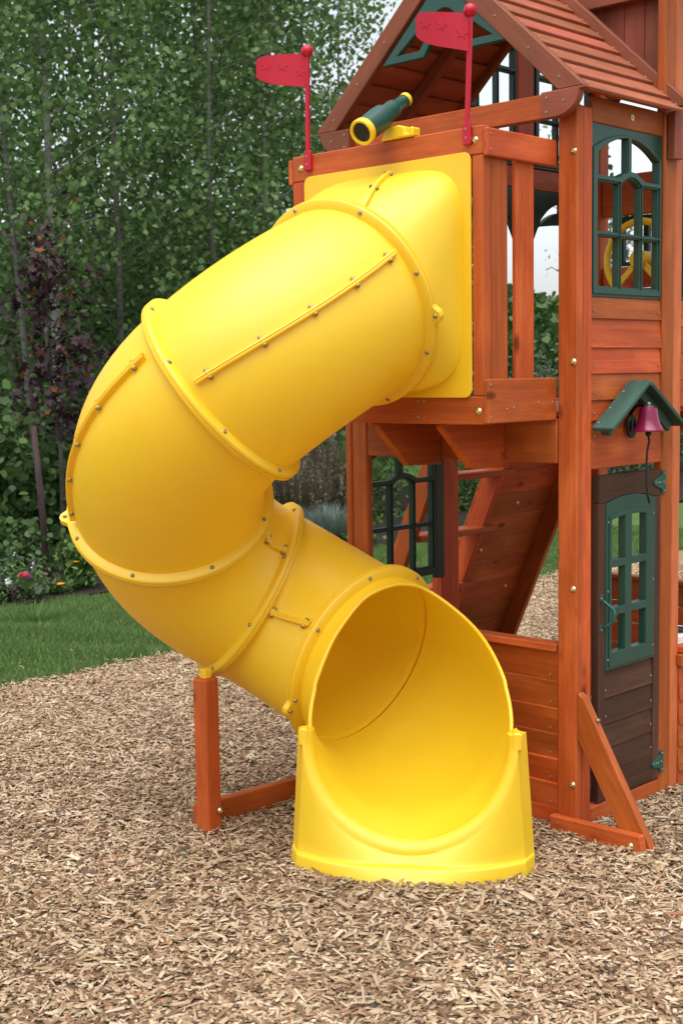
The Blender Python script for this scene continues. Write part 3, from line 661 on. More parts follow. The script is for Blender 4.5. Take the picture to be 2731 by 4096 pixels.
# ground brace at the front right corner
BR = thing('ground_brace', (.1, -.03, 0), 'triangular cedar ground brace beside the playhouse door with a diagonal leg', 'brace')
prism('base_board', BR, [(-.1, -.037, -.06), (.33, -.037, -.06), (.3, -.037, .075), (-.1, -.037, .07)], (0, .035, 0), 'cedar', (1, 0, 0), .005)
gb = prism('diagonal', BR, [(.002, -.0, .56), (.002, 0, .38), (.26, 0, -.06), (.375, 0, -.06), (.03, 0, .545)], (0, .036, 0), 'cedar', (.34, 0, -.6), .005)
bolt(gb, (.085, .018, .462), (.86, 0, .5), BM_ST); bolt(BR, (.262, -.037, .03), (0, -1, 0))
for x, z in ((-.06, .045), (-.06, .005), (-.01, .02)): bolt(BR, (x, -.037, z), (0, -1, 0), BM_SC, 'screw')
# ================================================================== ladder and climbing wall
def slope(z): return -1.2-(1.53-z)/math.tan(R(66))
LD = thing('climbing_ladder', (-1.7, .95, 0), 'slanted cedar ladder with flat rungs leaning on the far side of the tower', 'ladder')
for y in (.69, 1.225): beam('rail', LD, (slope(1.62), y, 1.62), (slope(-.05), y, -.05), (1, 0, 0), .1, .036, 'cedar')
for z in (1.27, .97, .67, .37): 
    x = slope(z); box('rung', LD, (x-.045, x+.07), (.712, 1.3), (z-.017, z+.017), 'cedar', .006)
CW = thing('climbing_wall', (-1.7, 1.55, 0), 'slanted cedar plank climbing wall seen from below behind the tower', 'climbing wall')
for y in (1.9,): beam('rail', CW, (slope(1.62), y, 1.62), (slope(-.05), y, -.05), (1, 0, 0), .1, .036, 'cedar')
axd = V3((slope(0)-slope(1), 0, -1)); axd /= np.linalg.norm(axd); wn = V3((-axd[2], 0, axd[0]))
for k in range(13):
    c_ = V3((slope(1.6), 0, 1.6))+axd*(.135*k+.06)-wn*.058
    b_ = beam('plank', CW, c_+V3((0, 1.21, 0)), c_+V3((0, 1.94, 0)), axd, .132, .016, 'cedar', .002)
    if k % 2 == 0: bolt(b_, c_+V3((0, 1.42+.18*(k % 3), 0))+wn*.008, wn, BM_BIG)
# ================================================================== accessories
def star(cx, cy_, r, rot=0):
    return [(cx+(r if k % 2 == 0 else r*.45)*math.cos(R(90+36*k)+rot), cy_+(r if k % 2 == 0 else r*.45)*math.sin(R(90+36*k)+rot)) for k in range(10)]
def flag(x, label, lean, wv):
    F = thing('flag', (x, -.425, 2.571), label, 'flag', None)
    b = box('base', F, (x-.018, x+.018), (-.431, -.4155), (2.568, 2.645), 'red_plastic', .006)
    for z in (2.592, 2.622): bolt(b, (x, -.431, z), (0, -1, 0), BM_SC, 'screw')
    top = V3((x+lean, -.43, 3.0))
    beam('pole', F, (x, -.424, 2.63), tuple(top), (1, 0, 0), .019, .013, 'red_plastic', .004)
    lathe('ball', F, [(-.024*math.cos(a), .024*math.sin(a)) for a in np.linspace(0, math.pi, 15)], top+V3((0, 0, .02)), (0, 0, 1), 'red_plastic', 20)
    # cloth: curved sheet with raised stars
    def sheetpt(u, v, off):    # u along 0..1, v height -.5...5
        Lc = .205; a0 = R(206+wv); 
        px = top[0]+Lc*u*math.cos(a0+.9*(u-.5)*.6)*(1-.06*u); py = top[1]+Lc*u*math.sin(a0+.9*(u-.5)*.6)
        nx = -math.sin(a0); ny = math.cos(a0)
        tp = .062-.01*u if u < .88 else (.0532)*math.sqrt(max(0, 1-((u-.88)/.125)**2))*.55+.024
        bt = -.066+.012*u if u < .35 else -.0618*math.sqrt(max(0, 1-((u-.35)/.7)**2))
        zz = top[2]-.052+bt+(v+.5)*(tp-bt)+.016*math.sin(u*2.6)-.01*u
        return V3((px-nx*off, py-ny*off, zz))
    us = np.r_[np.linspace(.03, .7, 12), np.linspace(.75, 1., 12)]
    Fr = [[sheetpt(u, v, .002) for v in np.linspace(-.5, .5, 9)] for u in us]; Bk = [[sheetpt(u, v, -.002) for v in np.linspace(.5, -.5, 9)] for u in us]
    cl = gridobj('banner', F, np.array([a+b_ for a, b_ in zip(Fr, Bk)]), 'red_plastic', False, True)
    Lc = .205
    for (u0, v0) in ((.14, -.05), (.5, .12), (.8, .1)):
        for sgn in (1, -1):
            st = star(0, 0, .026, .15)
            vv = []
            for (dx, dz) in st: vv.append(sheetpt(u0+dx/Lc, v0+dz/.128, .0015*sgn))
            for (dx, dz) in star(0, 0, .021, .15): vv.append(sheetpt(u0+dx/Lc, v0+dz/.128, .0038*sgn))
            fs = [[k, (k+1) % 10, 10+(k+1) % 10, 10+k] for k in range(10)]+[list(range(10, 20))]
            vv = np.array(vv); cc = vv.mean(0); link('star', fixn(raw('star', vv-cc, fs)), cl, cc, 'red_plastic')
flag(-.966, 'red plastic star flag on the left end of the balcony rail', .012, 0)
flag(-.175, 'red plastic star flag on the right end of the balcony rail near the roof', .022, 18)
TS = thing('telescope', (-.55, -.4, 2.63), 'green and yellow toy telescope mounted on the balcony rail', 'telescope')
ta = V3((-.534, -.58, 2.640)); tb = V3((-.569, -.30, 2.795)); td = (tb-ta)/np.linalg.norm(tb-ta); Lt = np.linalg.norm(tb-ta)
lathe('barrel', TS, [(.01, .044), (.12, .047), (.15, .046), (.158, .036), (.165, .0345), (.222, .035), (.238, .033), (.246, .026), (.25, .024), (Lt-.01, .0245), (Lt-.01, 0)], ta, td, 'green_plastic', 32)
rg = lathe('front_ring', TS, [(.022, .043), (.022, .0475), (.002, .0485), (-.004, .046), (-.004, .038), (.004, .036)], ta, td, 'yellow_trim', 32)
lathe('lens', rg, [(.003, 0), (.0035, .0375)], ta, td, 'lens', 32)
lathe('eyepiece', TS, [(Lt-.012, .0265), (Lt+.008, .027), (Lt+.012, .022), (Lt+.012, 0)], ta, td, 'yellow_trim', 28)
prism('mount', TS, [(-.585, -.425, 2.632), (-.425, -.425, 2.632), (-.425, -.425, 2.664), (-.44, -.425, 2.668), (-.447, -.425, 2.646), (-.462, -.425, 2.646), (-.468, -.425, 2.672), (-.5, -.425, 2.68), (-.56, -.425, 2.672)], (0, .045, 0), 'yellow_trim', (1, 0, 0), .005)
# steering wheel
SW = thing('steering_wheel', (-.84, 1.86, 2.32), 'yellow toy steering wheel inside the upper playhouse room', 'steering wheel')
c_ = V3((-.84, 1.79, 2.325)); ang = np.linspace(0, 2*math.pi, 49)
v, f = [], []
rows = [[c_+V3((math.cos(a)*(.19+.018*math.cos(b)), .018*math.sin(b)*.8, math.sin(a)*(.19+.018*math.cos(b)))) for b in np.linspace(0, 2*math.pi, 12, endpoint=False)] for a in ang[:-1]]
gridobj('rim', SW, np.array(rows), 'yellow_trim', True, True)
for a in (R(225), R(315), R(90)): beam('spoke', SW, c_+V3((.02*math.cos(a), 0, .02*math.sin(a))), c_+V3((.185*math.cos(a), 0, .185*math.sin(a))), (1, 0, .2) if abs(math.cos(a)) < .1 else (0, 0, 1), .032, .016, 'yellow_trim', .004)
lathe('hub', SW, [(-.03, 0), (-.03, .04), (-.02, .046), (.07, .046), (.07, 0)], c_, (0, 1, 0), 'yellow_trim', 24); bolt(SW, c_+V3((0, -.03, 0)), (0, -1, 0), BM_BIG)
# bell with its little roof
AW = thing('bell_awning', (.0, .36, 1.55), 'small green pitched wooden awning above the bell', 'awning')
ay, az = .355, 1.728
for sg in (-1, 1):
    e_ = V3((0, ay+sg*.265, az-.175)); a_ = V3((0, ay, az)); d_ = (e_-a_)/np.linalg.norm(e_-a_); n_ = V3((0, -d_[2]*sg, d_[1]*sg)); 
    L_ = np.linalg.norm(e_-a_)
    st_ = a_+d_*(.0 if sg < 0 else .012)
    b_ = beam('roof_slat', AW, st_+V3((.05, 0, 0)), e_+V3((.05, 0, 0)), (1, 0, 0), .092, .018, 'green_wood', .003)
    for f_ in (.25, .6, .9): bolt(b_, a_+d_*L_*f_+V3((.02, 0, 0))+n_*.009, n_, BM_SC, 'screw')
    c0 = a_+d_*.03-n_*.03+V3((.034, 0, 0)); c1 = a_+d_*(L_-.03)-n_*.03+V3((.034, 0, 0)); beam('cleat', AW, c0, c1, (1, 0, 0), .04, .042, 'green_wood', .003)
BE = thing('bell', (.085, .365, 1.53), 'plum coloured metal bell with a black pull cord on an iron bracket', 'bell')
bo = V3((.085, .358, 1.537))
lathe('cup', BE, [(0, .048), (.0, .06), (.006, .0605), (.012, .055), (.03, .045), (.05, .039), (.08, .0345), (.09, .031), (.094, .022), (.094, 0)], bo, (0, 0, 1), 'plum_enamel', 32)
lathe('cap_nut', BE, [(.094, .02), (.098, .02), (.098, .008), (.105, .01), (.112, .007), (.114, 0)], bo, (0, 0, 1), 'bolt_steel', 14)
lathe('clapper', BE, [(-.022+.012*(1-math.cos(a)), .012*math.sin(a)) for a in np.linspace(0, math.pi, 9)], bo, (0, 0, 1), 'iron', 14)
tubeobj('bracket', BE, [(.0, .36, 1.6), (.025, .36, 1.632), (.055, .36, 1.638), (.085, .358, 1.634)], .007, 'iron', 8)
rows = [(.36+.033*math.sin(a), 1.555+.046*math.cos(a)) for a in np.linspace(0, 2*math.pi, 20, endpoint=False)]
plate('bracket_plate', BE, [(y-.36, z-1.555) for y, z in rows][::-1], [[(-.014+.007*math.cos(a), .024*math.sin(a)) for a in np.linspace(0, 2*math.pi, 10, endpoint=False)], [(.014+.007*math.cos(a), .024*math.sin(a)) for a in np.linspace(0, 2*math.pi, 10, endpoint=False)]], (.008, .36, 1.555), (0, 1, 0), (0, 0, 1), .012, 'iron', .002)
tubeobj('pull_cord', BE, [(.085, .358, 1.515), (.085, .365, 1.5), (.085, .35, 1.46), (.085, .345, 1.4), (.085, .348, 1.33), (.085, .355, 1.29), (.085, .37, 1.257)], .0042, 'rope', 6)
# toy sink on the counter
SK = thing('toy_stove', (-.09, .86, .618), 'white toy stove with black burner standing on the playhouse counter', 'toy stove')
box('body', SK, (-.17, -.01), (.77, .98), (.618, .66), 'white_plastic', .006)
lathe('burner', SK, [(0, .05), (.012, .05), (.014, .044), (.008, .036), (.008, .02), (.013, .014), (.013, 0)], (-.07, .85, .66), (0, 0, 1), 'black_plastic', 20)
# ================================================================== GROUND COVER
MOUND = [(-1.13, -.87, .12, .01), (-1.1, -.45, .12, .008), (.36, -.03, .08, .006), (.02, .3, .12, .006), (.03, .7, .14, .008)]+[(-.215-.352*t+.2*t*0, -.72-.25*t, .09, .015) for t in ()]+[tuple(ew(q_, .2*(1-(q_/.42)**2)+.02, 0)[:2])+(.07, .004) for q_ in np.linspace(-.42, .42, 9)]+[(-1.3+.3*k, .03, .12, .006) for k in range(5)]
def chips():
    n0 = 410000
    # ground wedge seen by the camera plus margin
    x = rng.uniform(-4.6, 1.9, n0); y = rng.uniform(-2.9, 6.6, n0)
    dx, dy = x-CAM[0], y-CAM[1]; ang_ = np.degrees(np.arctan2(dy, dx)); d = np.hypot(dx, dy)
    lo, hi = 135-16.5-3, 135+16.5+3          # heading of the view is about 134 degrees
    keep = (ang_ > lo) & (ang_ < hi+3)
    be = -3.85+.05*np.sin(y*1.7)+.03*np.sin(y*4.1)+rng.normal(0, .05, n0)-np.where(rng.random(n0) < .004, rng.uniform(0, 1.6, n0), 0)
    keep &= x > be
    keep &= ~((x > -1.05) & (x < -.1) & (y > .03) & (y < .55) & (rng.random(n0) < .3))
    x, y = x[keep], y[keep]; n = len(x); d = d[keep]
    L = rng.lognormal(math.log(.0225), .5, n).clip(.009, .08); w = (rng.lognormal(math.log(.0078), .4, n)).clip(.004, .022); w = np.minimum(w, L*.75); h = rng.uniform(.001, .0038, n)
    yaw = rng.uniform(0, 2*math.pi, n); pt = rng.normal(0, .2, n); rl = rng.normal(0, .27, n)
    z = .004+rng.uniform(0, .017, n)+.01*np.sin(x*3.1+y*1.3)*np.sin(y*2.7)+np.abs(np.sin(pt))*L*.3
    ca, sa, cp, sp, cr, sr = np.cos(yaw), np.sin(yaw), np.cos(pt), np.sin(pt), np.cos(rl), np.sin(rl)
    ex = np.stack([ca*cp, sa*cp, sp], 1); ey0 = np.stack([-sa, ca, 0*sa], 1); ez0 = np.cross(ex, ey0); ey = ey0*cr[:, None]+ez0*sr[:, None]; ez = np.cross(ex, ey)
    for mx, my, mr_, mh in MOUND: z = z+mh*np.exp(-((x-mx)**2+(y-my)**2)/mr_**2)
    c = np.stack([x, y, z], 1); vv = []
    j = lambda: rng.uniform(.6, 1.1, n)
    for sx, sy_, sz in ((-1, -1, 1), (1, -1, 1), (1, 1, 1), (-1, 1, 1), (-1, -1, -1), (1, -1, -1), (1, 1, -1), (-1, 1, -1)):
        if sz > 0: fx, fy = j(), j()
        vv.append(c+ex*(sx*L/2*(fx if sz > 0 else 1))[:, None]+ey*(sy_*w/2*(fy if sz > 0 else 1))[:, None]+ez*(sz*h/2)[:, None])
    v = np.stack(vv, 1).reshape(-1, 3)
    f = np.array([[0, 1, 2, 3], [0, 4, 5, 1], [1, 5, 6, 2], [2, 6, 7, 3], [3, 7, 4, 0]]); F = (np.arange(n)[:, None, None]*8+f[None]).reshape(-1, 4)
    o = link('wood_chips', raw('wood_chips', v, F), None, (0, 0, 0), 'chip'); tag(o, 'loose tan wood chip mulch covering the play area', 'wood chips', kind='stuff')
chips()
def blades(name, x, y, z, hgt, wid, lean, mat, segs=2):
    n = len(x); yaw = rng.uniform(0, 2*math.pi, n); la = rng.uniform(0, 2*math.pi, n); ln = np.abs(rng.normal(0, lean, n))*hgt
    s = np.stack([np.cos(yaw), np.sin(yaw), 0*yaw], 1)*wid[:, None]/2; p = np.stack([x, y, z], 1)
    d = np.stack([np.cos(la), np.sin(la), 0*la], 1)*ln[:, None]; zz = np.zeros((n, 3)); zz[:, 2] = hgt
    m = p+zz*.55+d*.3; t = p+zz*(.97)+d
    v = np.stack([p-s, p+s, m+s*.8, m-s*.8, t], 1).reshape(-1, 3)
    b = np.arange(n)[:, None]*5
    F3 = np.concatenate([b+np.array([0, 1, 2]), b+np.array([0, 2, 3]), b+np.array([3, 2, 4])]).reshape(-1, 3)
    return raw(name, v, F3)
def grass():
    n = 330000; x = rng.uniform(-6.5, -3.75, n); y = rng.uniform(-1.2, 9.0, n)
    a = np.degrees(np.arctan2(y-CAM[1], x-CAM[0])); be = -3.85+.05*np.sin(y*1.7)+.03*np.sin(y*4.1)+rng.normal(0, .025, n)
    k = (a > 112) & (a < 158) & (x < be) & (x > -6.36+.07*np.sin(y*.9)+.03*np.sin(y*3.3)+rng.normal(0, .02, n)); x, y = x[k], y[k]; n = len(x)
    cl = .8+.35*np.sin(x*5.1+2*np.sin(y*3.3))*np.sin(y*4.7)
    o = link('grass', blades('grass', x, y, np.full(n, -.03), rng.uniform(.045, .095, n)*cl, rng.uniform(.003, .006, n), .45, 'blade'), None, (0, 0, 0), 'blade'); tag(o, 'mown green lawn grass between the mulch and the garden bed', 'grass', kind='stuff')
    n = 60000; x = rng.uniform(-13, -6.3, n); y = rng.uniform(8, 22, n); a = np.degrees(np.arctan2(y-CAM[1], x-CAM[0])); k = (a < 128); x, y = x[k], y[k]; n = len(x)
grass()
# ================================================================== VEGETATION
LEAFR = np.array([(-.0, -.5), (.38, -.28), (.46, .08), (.0, .56), (-.46, .08), (-.38, -.28)])
LEAFP = np.array([(0, -.55), (.17, -.2), (.19, .12), (0, .6), (-.19, .12), (-.17, -.2)])
LEAFM = np.array([(0, -.5), (.28, -.42), (.2, -.1), (.52, .12), (.17, .16), (0, .62), (-.17, .16), (-.52, .12), (-.2, -.1), (-.28, -.42)])
def leafmesh(name, c, size, shape=LEAFR, droop=.5, wide=1.):
    n = len(c); k = len(shape); nz = rng.normal(0, 1, (n, 3)); nz[:, 2] = np.abs(nz[:, 2])*.7+.25; nz /= np.linalg.norm(nz, axis=1)[:, None]
    t = rng.normal(0, 1, (n, 3)); t[:, 2] -= droop; t -= (t*nz).sum(1)[:, None]*nz; t /= np.linalg.norm(t, axis=1)[:, None]; s = np.cross(t, nz)
    sz = (size*rng.uniform(.65, 1.3, n))[:, None]
    v = np.stack([c+(s*a*wide+t*b)*sz+nz*sz*(.10*abs(a)) for a, b in shape], 1).reshape(-1, 3)
    F = np.arange(n)[:, None]*k+np.arange(k)[None]
    return raw(name, v, F)
def limbs(base, h, r0, nl, spread, lean, z0=.25):
    """trunk polyline + limbs; returns verts, faces, limb points"""
    k = 9; zz = np.linspace(0, 1, k); w = rng.normal(0, .05, (k, 2)).cumsum(0)*.6
    P = np.stack([lean[0]*zz*h+w[:, 0], lean[1]*zz*h+w[:, 1], zz*h-.1*(zz == 0)], 1); rad = r0*(1-zz*.85)
    v, f = tube_mesh(P, rad, 8); V_, F_ = [v], list(f); pts = []
    off = len(v)
    for i in range(nl):
        t = z0+(1-z0)*(i+rng.random())/nl*.97; j = t*(k-1); j0 = int(j); q = P[j0]+(P[min(j0+1, k-1)]-P[j0])*(j-j0)
        a = rng.uniform(0, 2*math.pi); L = spread*(1.1-.55*t)*rng.uniform(.6, 1.15); up = rng.uniform(.25, .8)
        d = V3((math.cos(a), math.sin(a), up)); Q = [q+d*L*s+V3((0, 0, .12*L*s*s))+rng.normal(0, .03, 3)*(s > 0) for s in np.linspace(0, 1, 5)]
        rr = r0*(1-t*.85)*.42; vv, ff = tube_mesh(Q, np.linspace(rr, .006, 5), 5); V_.append(vv); F_ += [[x+off for x in y] for y in ff]; off += len(vv)
        for s in (.35, .55, .75, .95): pts.append(Q[0]+(Q[-1]-Q[0])*s)
    return np.concatenate(V_), F_, np.array(pts)
def tree(base, h, r0, nleaf, size, mat, barkm, label, cat='tree', group=None, name='aspen_tree', nl=16, spread=1.1, lean=(0, 0), z0=.2, sig=.33, shape=LEAFR, droop=.6):
    T = thing(name, base, label, cat, group)
    v, f, pts = limbs(base, h, r0, nl, spread, lean, z0)
    me = fixn(raw('trunk', v, f)); me.polygons.foreach_set('use_smooth', [len(p.vertices) == 4 for p in me.polygons]); link('trunk', me, T, base, barkm)
    # leaf clumps along the limbs
    ci = rng.integers(0, len(pts), nleaf//22); cc = pts[ci]+rng.normal(0, sig*.8, (len(ci), 3)); li = rng.integers(0, len(cc), nleaf); c = cc[li]+rng.normal(0, sig*.42, (nleaf, 3))
    link('crown', leafmesh('crown', c, size, shape, droop), T, base, mat)
    return T
GA = 'aspens in the tree belt'
LA = 'leafy green aspen in the dense tree belt behind the garden bed'
# trees whose trunks show
tree((-9.2, 4.02, 0), 8.5, .065, 5200, .062, 'leaf_aspen', 'bark_pale', 'aspen with a pale upright trunk near the left edge of the photo', nl=20, spread=1.1, z0=.3)
tree((-9.6, 7.5, 0), 7.6, .06, 5200, .062, 'leaf_aspen', 'bark_pale', 'aspen with a pale grey trunk just left of the balcony', nl=20, spread=1.1, lean=(0, -.005), z0=.3)
tree((-8.6, 3.3, 0), 7.5, .04, 3600, .062, 'leaf_aspen', 'bark_aspen', 'slim aspen with a stem leaning at the upper left edge of the photo', lean=(-.02, -.05), nl=18, spread=1., z0=.35)
for i, (x, y, h) in enumerate([(-9.8, 5.2, 8.6), (-9.3, 6.3, 8.2), (-10.2, 8.6, 8.), (-10.4, 3.0, 8.4), (-11.0, 4.6, 9.), (-11.4, 6.2, 9.2), (-11.2, 7.6, 8.8), (-11.8, 9.3, 8.8), (-12.6, 5.2, 9.4), (-13, 7.0, 9.6), (-13.2, 8.8, 9.6), (-13.4, 10.8, 9.4), (-14.8, 6.6, 10), (-15, 9.2, 10.2), (-15.2, 11.8, 10), (-17, 8.5, 10.8), (-17.2, 11.5, 10.8), (-16.6, 14.2, 9.5), (-12.2, 11.6, 8.2)]):
    tree((x, y, 0), h, .055, 6000 if x > -12.1 else 5600, .064 if x > -12.1 else .075, 'leaf_aspen', 'bark_aspen', LA, group=GA, nl=22, spread=1.25, z0=.12, sig=.38)
# understorey shrubs
def shrub(base, rx, rz, n, size, mat, label, name='shrub', group=None, shape=LEAFR, stems=7, cat='shrub', top=1.):
    T = thing(name, base, label, cat, group); V_, F_, off, pts = [], [], 0, []
    for i in range(stems):
        a = rng.uniform(0, 2*math.pi); L = rz*rng.uniform(.7, 1.05); o = rx*rng.uniform(.2, .95)
        Q = [V3((math.cos(a)*o*s**1.2, math.sin(a)*o*s**1.2, L*s-.05))+rng.normal(0, .02, 3) for s in np.linspace(0, 1, 5)]
        vv, ff = tube_mesh(Q, np.linspace(.012, .004, 5), 5); V_.append(vv); F_ += [[x+off for x in y] for y in ff]; off += len(vv)
        pts += [Q[1], Q[2], Q[3], Q[4]]
    me = fixn(raw('stems', np.concatenate(V_), F_)); link('stems', me, T, base, 'bark_dark')
    pts = np.array(pts); m = max(6, n//18); cc = pts[rng.integers(0, len(pts), m)]+rng.normal(0, 1, (m, 3))*np.array([rx*.3, rx*.3, rz*.16]); c = cc[rng.integers(0, m, n)]+rng.normal(0, 1, (n, 3))*np.array([rx*.16, rx*.16, rz*.1])
    c[:, 2] = np.abs(c[:, 2])
    link('foliage', leafmesh('foliage', c, size, shape, .4), T, base, mat); return T
GS = 'dark shrubs under the trees'; LS = 'dark leafy shrub in the shade under the tree belt'
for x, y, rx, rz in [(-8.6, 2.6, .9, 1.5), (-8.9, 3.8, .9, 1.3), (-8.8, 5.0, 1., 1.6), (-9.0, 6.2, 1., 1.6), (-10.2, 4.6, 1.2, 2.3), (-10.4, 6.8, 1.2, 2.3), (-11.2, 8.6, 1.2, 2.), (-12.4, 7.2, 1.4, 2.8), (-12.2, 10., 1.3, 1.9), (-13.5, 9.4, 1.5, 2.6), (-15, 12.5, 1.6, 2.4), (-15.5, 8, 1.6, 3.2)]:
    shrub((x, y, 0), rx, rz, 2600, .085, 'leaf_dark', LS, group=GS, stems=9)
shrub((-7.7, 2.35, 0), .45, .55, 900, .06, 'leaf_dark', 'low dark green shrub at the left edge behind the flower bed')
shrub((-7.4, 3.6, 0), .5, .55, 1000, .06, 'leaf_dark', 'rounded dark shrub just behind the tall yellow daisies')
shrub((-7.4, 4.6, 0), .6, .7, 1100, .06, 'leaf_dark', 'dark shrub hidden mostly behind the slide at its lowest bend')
shrub((-8.7, 8.1, 0), .7, 1.2, 1900, .07, 'leaf_bright', 'bright green shrub behind the lower green window', shape=LEAFP)
shrub((-8.0, 9.4, 0), .7, 1.1, 1900, .07, 'leaf_bright', 'bright green bush between the ladder rails behind the tower', shape=LEAFP)
shrub((-6.65, 5.75, 0), .38, .28, 700, .045, 'leaf_bright', 'low clipped lime green shrub at the lawn edge behind the lower window')
shrub((-8.6, 10.9, 0), .9, 1.4, 2200, .075, 'leaf_dark', 'dark bush with bare twigs behind the climbing wall', shape=LEAFP)
for k, (x, y, rz, rx) in enumerate([(-9.2, 12.6, 1.75, 1.2), (-9.6, 14.6, 1.8, 1.3), (-8.4, 13.8, 1.4, 1.0), (-9.2, 16.6, 1.8, 1.3), (-8.6, 18.6, 1.8, 1.3), (-7.4, 20.6, 1.8, 1.4), (-11, 15.5, 1.9, 1.5), (-10.5, 19, 2.2, 1.6)]):
    shrub((x, y, 0), rx, rz, 2300, .085, 'leaf_willow', 'grey green willow bush in the hedge seen between the balcony balusters', group='willow bushes behind the balcony', shape=LEAFP, stems=10, name='willow_bush')
tree((-13.5, 21.5, 0), 5.4, .08, 3800, .1, 'leaf_willow', 'bark_dark', 'soft grey green pine tree showing above the hedge beside the corner post', name='pine_tree', shape=LEAFP, nl=26, spread=1.2, z0=.15)
tree((-3.2, 7.6, 0), 4.2, .03, 500, .075, 'leaf_bright', 'bark_aspen', 'young thin tree with a few bright leaves behind the balcony opening', name='young_tree', nl=9, spread=.7, z0=.55, lean=(-.03, 0), sig=.22) if False else None
tree((-6.7, 9.9, 0), 4.6, .028, 420, .08, 'leaf_bright', 'bark_aspen', 'slim young tree with sparse bright leaves behind the balcony balusters', name='young_tree', nl=12, spread=.75, z0=.62, sig=.2)
# purple maple
tree((-7.9, 3.1, 0), 2.9, .03, 1200, .078, 'leaf_purple', 'bark_dark', 'purple leaved maple sapling left of the slide', name='maple_tree', nl=20, spread=.5, z0=.38, sig=.2, shape=LEAFM)
shrub((-7.7, 3.45, 0), .5, .75, 420, .085, 'leaf_purple', 'low purple maple regrowth at the foot of the maple sapling', shape=LEAFM, name='maple_shoots')
tubeobj('garden_stake', None, [(-7.4, 2.5, 1.35), (-7.4, 2.55, .7), (-7.4, 2.59, -.1)], [.026, .03, .032], 'stake_wood', 8, (-7.4, 2.59, 0)); tag(bpy.data.objects['garden_stake'], 'dark leaning wooden stake in front of the purple maple', 'stake')
tree((-9.5, 8.45, 0), 5.5, .055, 1500, .075, 'leaf_aspen', 'bark_birch', 'birch with a patchy white trunk behind the ornamental grasses', name='birch_tree', nl=14, spread=.9, z0=.5)
tree((-10.6, 11.0, 0), 5., .05, 1500, .075, 'leaf_aspen', 'bark_birch', 'thin white birch stem behind the lower green window', name='birch_tree', nl=14, spread=.9, z0=.45, lean=(.02, .03))
# grasses
def tuft(base, n, h, sp, wid, mat, label, name, plume=None):
    T = thing(name, base, label, 'ornamental grass'); a = rng.uniform(0, 2*math.pi, n); r_ = rng.uniform(0, .12, n); hh = h*rng.uniform(.55, 1.05, n); out = sp*rng.uniform(.1, 1, n)
    b = np.stack([np.cos(a)*r_, np.sin(a)*r_, 0*a], 1); d = np.stack([np.cos(a), np.sin(a), 0*a], 1); up = np.array([0, 0, 1.])
    s = np.stack([-np.sin(a), np.cos(a), 0*a], 1)*wid/2
    L = [b+d*(out*t**1.6)[:, None]+up*(hh*(t-.18*t*t*(out/sp)))[:, None] for t in (np.zeros(n), np.full(n, .4), np.full(n, .75), np.ones(n))]
    v = np.stack([L[0]-s, L[0]+s, L[1]-s, L[1]+s, L[2]-s*.7, L[2]+s*.7, L[3]], 1).reshape(-1, 3); k = np.arange(n)[:, None]*7
    F = np.concatenate([k+np.array(q) for q in ((0, 1, 3), (0, 3, 2), (2, 3, 5), (2, 5, 4), (4, 5, 6))])
    link('blades', raw('blades', v, F), T, base, mat)
    if plume:
        m = n//6; ii = rng.integers(0, n, m*30); c = L[3][ii % m*5 % n]-up*rng.uniform(0, .22, m*30)[:, None]+rng.normal(0, .012, (m*30, 3)); link('plumes', leafmesh('plumes', c, .03, LEAFP, 2.), T, base, plume)
tuft((-7.6, 5.85, 0), 900, 1.05, .6, .007, 'leaf_plum', 'tall purplish fountain grass behind the slide bend', 'fountain_grass', 'leaf_plum')
tuft((-7.9, 6.6, 0), 800, 1.25, .5, .007, 'leaf_plum', 'tall brown plumed grass left of the front left post', 'feather_grass', 'leaf_plum')
tuft((-6.75, 5.55, 0), 900, .5, .42, .006, 'leaf_blue', 'blue grey oat grass clump beside the front left post', 'blue_oat_grass')
tuft((-8.2, 7.4, 0), 700, 1.2, .5, .007, 'blade', 'tall green grass clump behind the front left post', 'green_grass_clump')
tuft((-8.0, 10.2, 0), 600, 1.1, .5, .007, 'blade', 'tall wild grass clump behind the climbing wall', 'wild_grass_clump')
tuft((-5.585, 1.26, -.02), 60, .2, .28, .006, 'leaf_bright', 'stray coarse grass tuft growing in the lawn', 'grass_tuft')
# flowers
def flower(base, h, r, kind, mat, label, np_=26, name='flower'):
    T = thing(name, base, label, 'flower'); b = V3(base)
    tubeobj('stem', T, [b+V3((0, 0, -.02)), b+V3((.01, 0, h*.5)), b+V3((0, .01, h))], .004, 'leaf_bright', 5)
    v, f = [], []
    for k in range(np_):
        lay = k/np_; a = k*2.39996; el = (.1+lay*1.25) if kind == 'ball' else .25
        d = V3((math.cos(a)*math.cos(el), math.sin(a)*math.cos(el), math.sin(el))); s = V3((-math.sin(a), math.cos(a), 0)); L = r*(1 if kind != 'ball' else 1-.25*lay); o = V3((0, 0, h))
        i = len(v); v += [o, o+d*L*.6+s*L*.24, o+d*L+s*L*.1, o+d*L-s*L*.1, o+d*L*.6-s*L*.24]; f.append([i, i+1, i+2, i+3, i+4])
    link('bloom', raw('bloom', np.array(v), f), T, base, mat)
    n = 14; c = np.stack([rng.normal(0, .05, n), rng.normal(0, .05, n), rng.uniform(.05, h*.85, n)], 1); link('leaves', leafmesh('leaves', c, .07, LEAFP, .1), T, base, 'leaf_bright')
flower((-6.45, 1.73, 0), .18, .062, 'ball', 'petal_pink', 'round pink dahlia bloom in the flower bed', 60, 'dahlia')
flower((-6.45, 2.066, 0), .08, .05, 'daisy', 'petal_orange', 'single yellow orange calendula flower in front of the tall daisies', 16, 'calendula')
flower((-6.5, 2.43, 0), .13, .03, 'daisy', 'petal_orange', 'small yellow coneflower low beside the slide edge', 12, 'coneflower')
flower((-6.5, 2.27, 0), .24, .035, 'daisy', 'petal_orange', 'small yellow coneflower high among the daisy leaves', 12, 'coneflower')
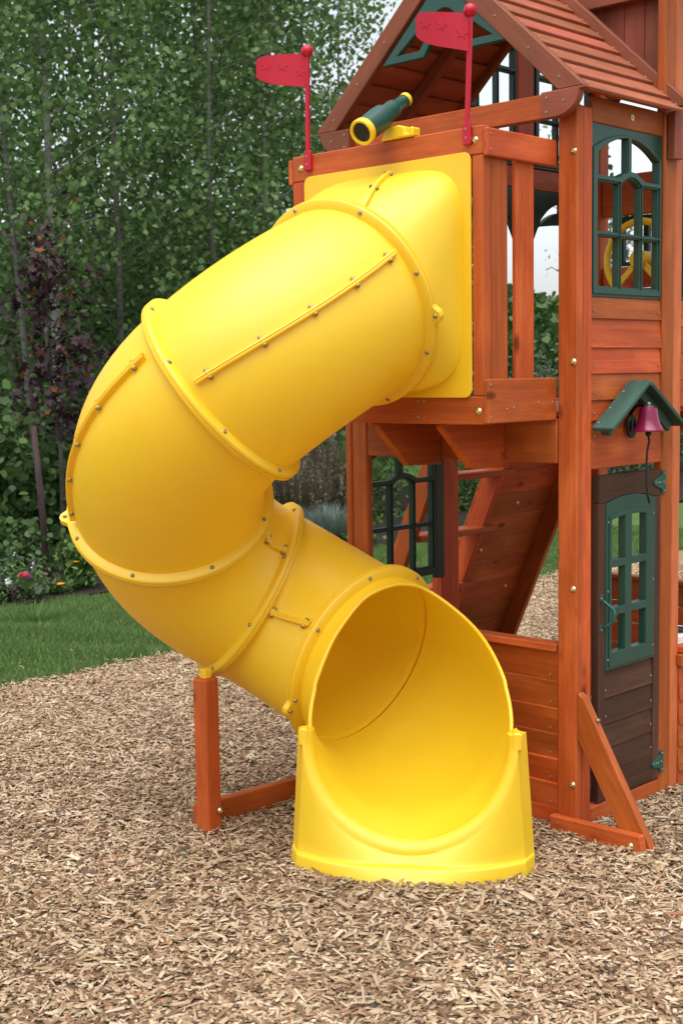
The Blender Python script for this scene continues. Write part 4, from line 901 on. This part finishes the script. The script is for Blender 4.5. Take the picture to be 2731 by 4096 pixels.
flower((-6.55, 2.0, 0), .17, .022, 'ball', 'petal_pink', 'tiny pale pink bud right of the dahlia', 14, 'dahlia_bud')
shrub((-6.65, 2.35, 0), .2, .4, 520, .07, 'leaf_bright', 'tall leafy daisy plant with bright toothed leaves by the slide', shape=LEAFM, name='daisy_plant', cat='plant')
shrub((-6.5, 1.83, 0), .11, .13, 130, .065, 'leaf_willow', 'pale green leafy plant under the pink dahlia', name='bedding_plant', cat='plant')
shrub((-6.55, 2.12, 0), .15, .12, 260, .045, 'leaf_dark', 'low dark green clump under the yellow calendula', name='bedding_plant', cat='plant', shape=LEAFP)
shrub((-6.5, 1.45, 0), .16, .14, 220, .035, 'leaf_purple', 'reddish low plant at the front left of the bed', name='bedding_plant', cat='plant')
def haze_flowers(base, n, rx, z0, z1, mat, label, name):
    T = thing(name, base, label, 'flowers'); m = n*3; c = np.stack([rng.normal(0, rx, m), rng.normal(0, rx, m), rng.uniform(0, z1, m)], 1); link('leaves', leafmesh('leaves', c, .045, LEAFP, -.5), T, base, 'leaf_dark')
    cl = np.stack([rng.normal(0, rx, 9), rng.normal(0, rx, 9), rng.uniform(z0, z1, 9)], 1); c = cl[rng.integers(0, 9, n)]+rng.normal(0, 1, (n, 3))*np.array([.014, .014, .03]); tag(link('blooms', leafmesh('blooms', c, .02, LEAFR, 0), T, base, mat), kind='stuff')
haze_flowers((-6.65, 1.75, 0), 160, .13, .05, .22, 'petal_purple', 'purple flower spikes around the pink dahlia', 'lavender_plant')
haze_flowers((-6.48, 1.5, 0), 150, .05, .05, .16, 'petal_white', 'small white flower clusters at the left photo edge', 'alyssum_plant')
haze_flowers((-6.85, 2.05, 0), 60, .16, .1, .3, 'petal_purple', 'sparse violet flowers behind the calendula', 'violet_plant')
haze_flowers((-6.85, 1.9, 0), 40, .18, .1, .28, 'petal_white', 'scattered pale blossoms above the dahlia', 'pale_flower_plant')
# far wood closing the horizon
def farwood():
    n = 80000; a = rng.uniform(R(98), R(170), n); d = rng.uniform(27, 36, n); top = 2.5+.6*np.sin(a*9)+.4*np.sin(a*23+1); top = np.where(a > R(128), top+2.5, top)
    z = top*rng.uniform(0, 1, n)**.8; c = np.stack([CAM[0]+np.cos(a)*d, CAM[1]+np.sin(a)*d, z], 1)
    o = link('far_wood', leafmesh('far_wood', c, .17, LEAFR, .3), None, (0, 0, 0), 'leaf_dark'); tag(o, 'distant dark mass of trees closing off the garden', 'far trees', kind='stuff')
farwood()
